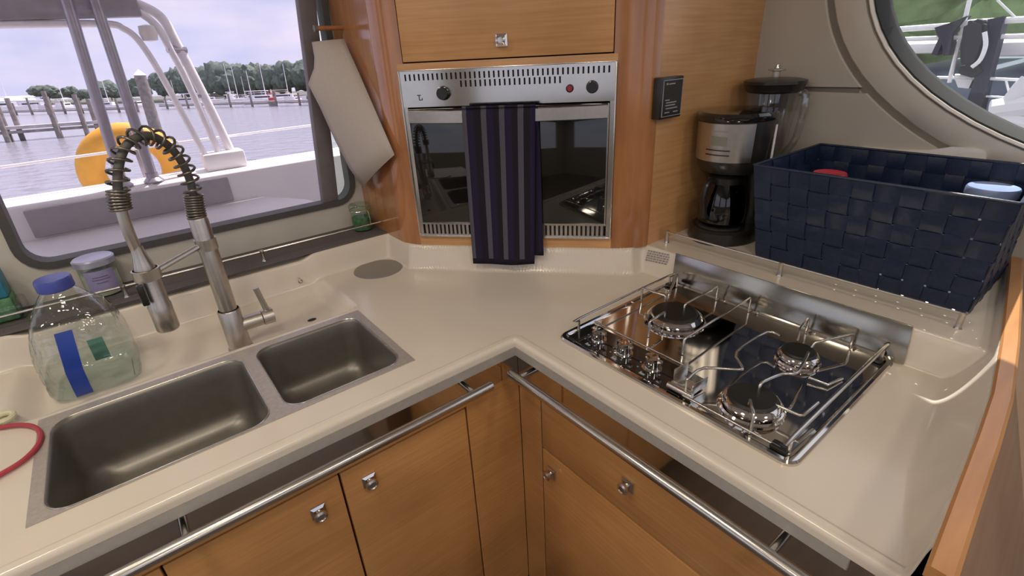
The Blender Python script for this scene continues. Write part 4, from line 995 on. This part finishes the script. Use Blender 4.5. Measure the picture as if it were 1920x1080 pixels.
# horseshoe buoy on the stern rail
by_ = thing('horseshoe_buoy', 'yellow horseshoe lifebuoy on the stern rail', 'lifebuoy', (-.49, 2.34, .1))
c = ony(252, 318, 2.34); bm = bmn(); L_ = []
for i in range(33):
    a = math.radians(-60+300*i/32); R_ = .165
    ctr = V((c.x+R_*math.cos(a), 2.34, c.z+R_*math.sin(a))); u_ = V((math.cos(a), 0, math.sin(a)))
    L_.append([ctr+u_*.055*math.cos(2*PI*k/12)+V((0, 1, 0))*.045*math.sin(2*PI*k/12) for k in range(12)])
loft(bm, L_, True, True); obj('float', bm, 'buoy_yellow', by_, smooth=60)
bm = bmn(); tube(bm, [(c.x+.03, 2.225, .09), (c.x+.03, 2.225, c.z+.20)], .008, 8); tube(bm, [(c.x-.18, 2.23, c.z-.06), (c.x+.20, 2.23, c.z-.02)], .005, 8); obj('cradle', bm, 'tube_steel', by_)
bm = bmn(); tube(bm, [(-1.6, 2.20, .22), (-.3, 2.20, .235), (1.2, 2.20, .24)], .006, 8); t = thing('stern_rail', 'thin white guard rail along the stern', 'rail', (-.3, 2.20, .1)); obj('wire', bm, 'tube_white', t)
for x in (-1.25, -.30, .55):
    bm = bmn(); tube(bm, [(x, 2.20, .09), (x, 2.20, .245)], .008, 8); obj('stanchion', bm, 'tube_white', t)
# ================================================================== OUTSIDE: water, piers, boats, trees
# the boat lies slightly trimmed: true up, seen from the cabin, leans about three degrees
UP = V((.044, .037, .998)).normalized()
EQ = V((0, 0, 1)).rotation_difference(UP)
CAMH = 2.75
WO = CAM-UP*CAMH
def onw(u, v, h=0):
    d = ray(u, v); return CAM+d*((-(CAMH-h))/d.dot(UP))
def E(x, y, z=0): return WO+EQ @ V((x, y, z))        # exterior frame: metres from below the camera, z above the water
def toE(P): return EQ.inverted() @ (P-WO)
bm = bmn(); S = 700
vs = [bm.verts.new(p) for p in ((-S, -S, 0), (S, -S, 0), (S, S, 0), (-S, S, 0))]; bm.faces.new(vs)
o = bpy.data.objects.new('sea', mesh('sea', bm, 'sea_water', 0)); COL.objects.link(o); o.location = WO; o.rotation_mode = 'QUATERNION'; o.rotation_quaternion = EQ
tag(o, 'rippled grey lilac harbour water outside the window', 'water', kind='stuff')
def ething(name, label, cat, P, rz=0, group=None):
    t = thing(name, label, cat, P, 0, group); t.rotation_mode = 'QUATERNION'; t.rotation_quaternion = EQ @ Matrix.Rotation(rz, 3, 'Z').to_quaternion(); return t
# shore
far = [toE(onw(u, v)) for u, v in ((-260, 203), (0, 199), (300, 193), (650, 186), (1000, 178))]
bm = bmn()
fr_ = [(p.x, p.y, -.2) for p in far]; ft_ = [(p.x, p.y+2, .9) for p in far]; bk_ = [(p.x*3, p.y*3+30, 1.6) for p in far]
for a, b in ((fr_, ft_), (ft_, bk_)):
    A = [bm.verts.new(p) for p in a]; B = [bm.verts.new(p) for p in b]
    for i in range(len(A)-1): bm.faces.new((A[i], A[i+1], B[i+1], B[i]))
t = ething('shore', 'low dark shoreline on the far side of the harbour', 'shore', WO); local('bank', mesh('bank', bm, 'shore', 0), t); t['kind'] = 'structure'
# trees
def blob_mesh(name, seed, mat, n=7, sub=2, flat_=.75):
    rnd = random.Random(seed); bm = bmn()
    for i in range(n):
        a = rnd.uniform(0, 2*PI); d = rnd.uniform(.15, .62) if i else 0; r = rnd.uniform(.34, .5) if i else .6
        M_ = Matrix.Translation((d*math.cos(a), d*math.sin(a), rnd.uniform(-.15, .35)*flat_+.0)) @ Matrix.Diagonal((r, r, r*flat_, 1))
        g = bmesh.ops.create_icosphere(bm, subdivisions=sub, radius=1, matrix=M_)
        for v in g['verts']: v.co += v.co.normalized()*(noise.noise(v.co*5+V((seed, i, 0)))*.16+noise.noise(v.co*14+V((seed, i, 3)))*.12)
    return mesh(name, bm, mat, 60)
def tree_meshes(seed, mat, sub=2, n=7):
    bm = bmn(); tube(bm, [(0, 0, 0), (.02, .01, .5), (0, 0, .75)], [.05, .04, .02], 7)
    return blob_mesh('crown', seed, mat, n, sub), mesh('trunk', bm, 'bark', 60)
TM = [tree_meshes(s, 'leaf_far', 3, 9) for s in range(4)]
def tree(P, h, w, k, label, group, TMs=TM):
    t = ething('tree', label, 'tree', P, k*1.3, group); cr_m, tr_m = TMs[k % len(TMs)]
    local('crown', cr_m, t, (0, 0, h*.44), scale=(w*1.7, w*1.7, h*.80)); local('trunk', tr_m, t, scale=(h*.5, h*.5, h*.75))
def px_h(P, v):
    """height above P's foot (along UP) that shows at image row v, near P"""
    lo, hi = 0, 60
    for _ in range(40):
        m = (lo+hi)/2; q = P+UP*m-CAM
        row = 540+FPX*q.dot(_D)/q.dot(_f)
        if row > v: lo = m
        else: hi = m
    return lo
spots = [(96, 158, 13), (140, 161, 10), (165, 167, 9), (212, 148, 14), (252, 155, 11), (270, 144, 13), (312, 135, 16), (345, 122, 18), (395, 122, 20), (425, 113, 22), (455, 118, 20), (487, 114, 20), (515, 118, 18), (548, 112, 22), (585, 110, 24), (620, 106, 24), (660, 104, 24), (370, 130, 18), (470, 121, 20)]
for k, (u, v, w) in enumerate(spots):
    b = onw(u, 196-u*.016); d = (b-CAM).length; dirn = (b-CAM)-UP*(b-CAM).dot(UP); P = b+dirn.normalized()*(14+6*(k % 3))+UP*1.0
    tree(P, px_h(P, v)*1.0, w*d/FPX*.95, k, 'dark green tree on the far shore beyond the moored boats' if u > 300 else 'dark tree on the distant shore beyond the pier', 'trees on the far shore' if u > 300 else 'trees behind the pier')
# boats on the far side
def boat(u, v, L_, label, mast=None, hull='hull_white', top='hull_white', rz=.3, cabin=True, canopy=None, group=None):
    v += 8; P = onw(u, v); t = ething('moored_boat', label, 'boat', P, rz, group); W_ = L_*.30; H_ = L_*.12
    bm = bmn(); st_ = []
    for s, w, z in ((-.5, .8, 1.0), (-.2, 1, .95), (.15, .9, 1.0), (.38, .5, 1.12), (.5, .06, 1.25)):
        st_.append([(s*L_, -w*W_/2, z*H_), (s*L_*.96, -w*W_*.38, -.1), (s*L_*.96, w*W_*.38, -.1), (s*L_, w*W_/2, z*H_)])
    loft(bm, st_, True, True); local('hull', mesh('hull', bm, hull, 25), t)
    if cabin:
        bm = bmn(); box(bm, (-.32*L_, -W_*.33, H_*.9), (.16*L_, W_*.33, H_*1.75), .05*H_); local('cabin', mesh('cabin', bm, top, 30), t)
        bm = bmn(); box(bm, (-.28*L_, -W_*.34, H_*1.25), (.10*L_, W_*.34, H_*1.55)); local('cabin_window', mesh('cabin_window', bm, 'cabin_glass', 30), t)
        bm = bmn(); box(bm, (-.40*L_, -W_*.36, H_*2.5), (.02*L_, W_*.36, H_*2.66), .03*H_)
        for sx in (-.38, 0):
            for sy in (-1, 1): tube(bm, [(sx*L_, sy*W_*.32, H_*.95), (sx*L_, sy*W_*.32, H_*2.5)], .03, 6)
        local('canopy', mesh('canopy', bm, canopy or 'hull_white', 30), t)
    if mast:
        h = px_h(P, mast); bm = bmn(); tube(bm, [(.05*L_, 0, H_), (.05*L_, 0, h)], [.09, .06], 8); tube(bm, [(.05*L_, 0, H_*2.2), (-.38*L_, 0, H_*2.2)], .05, 6); local('mast', mesh('mast', bm, 'tube_white', 60), t)
B = [(395, 186, 8, 'white motorboat moored right behind the arch tubes', None, {}), (436, 184, 9, 'white sailing boat whose tall mast stands left of the pair', 118, {}), (446, 185, 8, 'white sailing boat with mast next to the tallest one', 124, {'cabin': False}), (461, 181, 6, 'small white boat with short mast on the far side', 143, {}),
     (478, 185, 9, 'white boat with light roof and a single mast', 132, {}), (498, 187, 9, 'white sailing boat beside the red covered boat', 116, {}), (514, 190, 7, 'boat under a bright red canvas cover', None, {'canopy': 'canvas_red', 'top': 'canvas_red'}), (540, 183, 9, 'white sailing boat with mast near the window bar', 120, {'canopy': 'roof_tan'}), (556, 185, 6, 'white motorboat nearest the dark window bar', None, {}),
     (60, 200, 11, 'white motor yacht moored behind the pier at the left', None, {}), (18, 203, 12, 'white cruiser at the far left behind the pilings', 140, {}), (125, 200, 9, 'white boat seen between the two pier pilings', 150, {}), (205, 198, 8, 'white boat moored just left of the awning posts', 150, {}), (262, 196, 8, 'white boat behind the thick piling', None, {}), (345, 190, 9, 'white roofed boat seen through the white arch tubes', None, {}), (330, 186, 6, 'grey boat left of the white roofed one', 150, {'hull': 'hull_blue'})]
for k, (u, v, L_, lab, mast, kw) in enumerate(B): boat(u, v, L_, lab, mast, rz=[.2, 1.3, -.4, .9, 2.6][k % 5], **kw)
# piers
def pier(label, a, b, h, w, pil, pr=.16):
    t = ething('pier', label, 'pier', WO); A, Bq = toE(a), toE(b); d = (Bq-A); d.z = 0; u_ = d.normalized(); n_ = V((-u_.y, u_.x, 0))
    for off in (0,):
        bm = bmn(); obox(bm, V((A.x, A.y, h-.22)), d, n_*w, V((0, 0, .22))); local('deck', mesh('deck', bm, 'deck_timber', 0), t)
    bm = bmn(); obox(bm, V((A.x, A.y, h-.50))-n_*.05, d, n_*.08, V((0, 0, .2))); local('stringer', mesh('stringer', bm, 'timber_grey', 0), t)
    for s, top, off in pil:
        p = A+d*s+n_*(off*w); bm = bmn(); tube(bm, [(p.x, p.y, -.6), (p.x, p.y, h+top)], [pr*1.1, pr*.95], 10); local('piling', mesh('piling', bm, 'timber_grey', 60), t)
pier('grey timber pier with pilings left of the awning posts', onw(-180, 283), onw(196, 252), 1.05, 1.6, [(.02, 1.3, 0), (.20, 1.5, 0), (.47, 2.2, -.05), (.50, 2.1, 1.05), (.56, 1.9, .9), (.74, 2.3, -.05), (.77, 1.9, 1.05), (.90, 2.0, -.05), (.985, 1.6, .5)])
pier('distant timber dock in front of the moored boats', onw(300, 205), onw(640, 196), 1.0, 2.0, [(.05, 1.2, 0), (.18, 1.6, 0), (.30, 1.1, 0), (.43, 1.5, 0), (.55, 1.2, 0), (.68, 1.7, 0), (.80, 1.2, 0), (.92, 1.4, 0)], .2)
pier('distant timber dock behind the near pilings', onw(-200, 222), onw(260, 210), 1.0, 1.5, [(i/16, random.uniform(.8, 2.2), 0) for i in range(17)], .2)
# thick lone piling
p = onw(300, 268); t = ething('mooring_piling', 'thick grey mooring piling standing alone in the water', 'piling', p)
bm = bmn(); h = px_h(p, 142); tube(bm, [(0, 0, -.6), (0, 0, h)], [.34, .30], 14); local('post', mesh('piling_post', bm, 'timber_grey', 60), t)
bm = bmn(); lathe(bm, [(.31, h), (.33, h+.03), (0, h+.35)], seg=14); local('cap', mesh('piling_cap', bm, 'hull_white', 30), t)
# boathouses
for u, v, w, hh, lab in ((35, 201, 14, 5, 'white boathouse roof behind the pier at far left'), (400, 189, 9, 5, 'low white boathouse behind the arch tubes'), (478, 188, 10, 6, 'boathouse with tan roof behind the sailing boats')):
    b = onw(u, v-1.5); dirn = (b-CAM)-UP*(b-CAM).dot(UP); t = ething('boathouse', lab, 'building', b+dirn.normalized()*6, .2)
    bm = bmn(); box(bm, (-w/2, -3, 0), (w/2, 3, hh*.55)); local('wall', mesh('wall', bm, 'hull_white' if w > 12 else 'timber_grey', 0), t)
    bm = bmn(); loft(bm, [[(-w/2-.4, -3.6, hh*.55), (-w/2-.4, 3.6, hh*.55), (-w/2-.4, 0, hh)], [(w/2+.4, -3.6, hh*.55), (w/2+.4, 3.6, hh*.55), (w/2+.4, 0, hh)]], True, True); local('roof', mesh('roof', bm, 'roof_tan' if w == 10 else 'hull_white', 0), t)
# ------------------------------------------------ beyond the oval window: the neighbouring boat and trees
NB = 4.2
def rp3(u, v, x): return onx(u, v, x)
nb = thing('neighbour_boat', 'white and slate motorboat moored beside the oval window', 'boat', (NB, -.6, -2))
def quad_slab(name, pts, x, th, mat, parent):
    bm = bmn(); P = [onx(u, v, x) for u, v in pts]; loft(bm, [P, [p+V((th, 0, 0)) for p in P]], True, True); return obj(name, bm, mat, parent, smooth=20)
hz0 = onx(1900, 290, NB).z; 
bm = bmn(); a = onx(1690, 300, NB); b = onx(2300, 300, NB); box(bm, (NB, b.y-2.2, -2.6), (NB+2.6, a.y+.4, onx(1850, 140, NB).z), .05); obj('hull', bm, 'hull_blue', nb)
zt = onx(1850, 103, NB).z; zt2 = onx(1850, 60, NB).z
bm = bmn(); y_a = onx(1862, 100, NB).y; box(bm, (NB-.06, y_a-2.6, onx(1850, 106, NB).z), (NB+2.4, y_a+.08, onx(1850, 78, NB).z), .03); obj('deck_edge', bm, 'hull_white', nb)
bm = bmn(); loft(bm, [[(NB+.3, y_a-.35, onx(1850, 80, NB).z), (NB+.3, y_a-2.6, onx(1850, 80, NB).z), (NB+2.2, y_a-2.6, onx(1850, 80, NB).z), (NB+2.2, y_a-.35, onx(1850, 80, NB).z)], [(NB+.5, y_a-.75, onx(1850, 42, NB).z), (NB+.5, y_a-2.6, onx(1850, 30, NB).z), (NB+2.0, y_a-2.6, onx(1850, 30, NB).z), (NB+2.0, y_a-.75, onx(1850, 42, NB).z)]], True, True); obj('cabin', bm, 'hull_white', nb)
bm = bmn(); y_b = onx(1700, 90, NB).y; box(bm, (NB-.05, onx(1795, 90, NB).y, onx(1740, 100, NB).z), (NB+2.2, y_b+.5, onx(1740, 80, NB).z), .02); obj('side_deck', bm, 'hull_white', nb)
def bar(pts, x, r, mat, name, parent):
    bm = bmn(); tube(bm, [onx(u, v, x) for u, v in pts], r, 8); obj(name, bm, mat, parent)
xr = NB-.25
for pts, r in (([(1560, 66), (1700, 54), (1785, 48), (1825, 42), (1960, 34), (2250, 14)], .028), ([(1560, 78), (1742, 72), (1800, 70), (2250, 62)], .022), ([(1560, 142), (1845, 147), (1960, 152), (2250, 166)], .014), ([(1832, 180), (1960, 186), (2250, 205)], .010), ([(1600, 64), (1604, 146)], .022), ([(1930, 36), (1938, 152)], .022), ([(2180, 20), (2190, 165)], .022), ([(1790, 144), (1828, 145)], .028), ([(1886, 150), (1896, 190)], .010), ([(1818, 0), (1806, 50), (1783, 140), (1780, 155)], .020), ([(1870, 0), (1905, 34)], .010)):
    bar(pts, xr, r*.65, 'tube_white', 'rail', nb)
# dark engine and posts hanging on the neighbour's stern rail
og = thing('outboard_engine', 'dark outboard engine hung on the neighbouring boat rail', 'engine', tuple(onx(1822, 140, xr-.1)))
bm = bmn(); P = [onx(u, v, xr-.12) for u, v in ((1806, 44), (1824, 34), (1848, 40), (1850, 72), (1838, 108), (1828, 126), (1802, 128), (1797, 100))]; loft(bm, [P, [p+V((.26, 0, 0)) for p in P]], True, True); bmesh.ops.bevel(bm, geom=bm.edges[:], offset=.02, segments=2, affect='EDGES'); obj('cowling', bm, 'engine_dark', og)
bm = bmn(); P = [onx(u, v, xr-.06) for u, v in ((1800, 124), (1838, 122), (1842, 134), (1822, 146), (1796, 138))]; loft(bm, [P, [p+V((.12, 0, 0)) for p in P]], True, True); obj('bracket', bm, 'engine_dark', og)
bm = bmn(); tube(bm, smooth_path([onx(u, v, xr-.16) for u, v in ((1846, 60), (1848, 85), (1838, 112), (1822, 126))], 4), .012, 6); obj('cable', bm, 'tube_white', og)
bm = bmn(); P = [onx(u, v, xr-.05) for u, v in ((1852, 36), (1884, 30), (1868, 90), (1850, 160), (1838, 210), (1812, 192), (1826, 150), (1842, 90))]; loft(bm, [P, [p+V((.14, 0, 0)) for p in P]], True, True); tag(obj('folded_awning', bm, 'canvas_dark'), 'long dark folded awning leaning beside the outboard engine', 'awning')
bm = bmn(); P = [onx(u, v, xr-.05) for u, v in ((1752, 52), (1790, 40), (1812, 30), (1800, 46), (1786, 62), (1780, 104), (1768, 104), (1766, 82), (1756, 104), (1746, 102), (1760, 72))]; loft(bm, [P, [p+V((.12, 0, 0)) for p in P]], True, True); tag(obj('draped_cover', bm, 'canvas_dark'), 'dark cover draped over the rail left of the engine', 'cover')
bm = bmn(); P = [onx(u, v, xr-.02) for u, v in ((1790, 148), (1824, 149), (1816, 166), (1796, 164))]; loft(bm, [P, [p+V((.3, 0, 0)) for p in P]], True, True); tag(obj('fender', bm, 'hull_white'), 'pale fender board under the outboard engine', 'fender')
dg = thing('dinghy', 'pale dinghy hung along the side of the neighbouring boat', 'dinghy', tuple(onx(1890, 240, NB-.35)))
for pts, r, m, nm in (([(1858, 208), (1900, 202), (1960, 196), (2120, 190)], .05, 'hull_white', 'tube'), ([(1880, 216), (1896, 190), (1915, 165), (1930, 150)], .035, 'hull_white', 'oar'), ([(1858, 210), (1870, 226), (1905, 232), (1960, 240), (2120, 236)], .05, 'hull_white', 'tube')):
    bm = bmn(); tube(bm, smooth_path([onx(u, v, NB-.35) for u, v in pts], 4), r*1.35, 10); obj(nm, bm, m, dg)
bm = bmn(); P = [onx(u, v, NB-.30) for u, v in ((1908, 196), (1960, 180), (1960, 235), (1912, 226))]; loft(bm, [P, [p+V((.2, 0, 0)) for p in P]], True, True); obj('seat', bm, 'blue_cap', dg)
TN = [tree_meshes(s, 'leaf_lit', 3, 9) for s in (11, 12)]
for k, (u, dist, h, w) in enumerate(((1650, 26, 13, 5.5), (1740, 24, 12, 5.5), (1800, 30, 14, 6), (1870, 25, 13, 5.5), (1950, 28, 14, 6), (2080, 26, 13, 6))):
    d = ray(u, 60); d = d-UP*d.dot(UP); P = WO+d.normalized()*dist+UP*.3
    tree(P, h, w, k, 'green tree with leaves coloured as if sunlit on the bank beyond the oval window', 'trees beyond the oval window', TN)
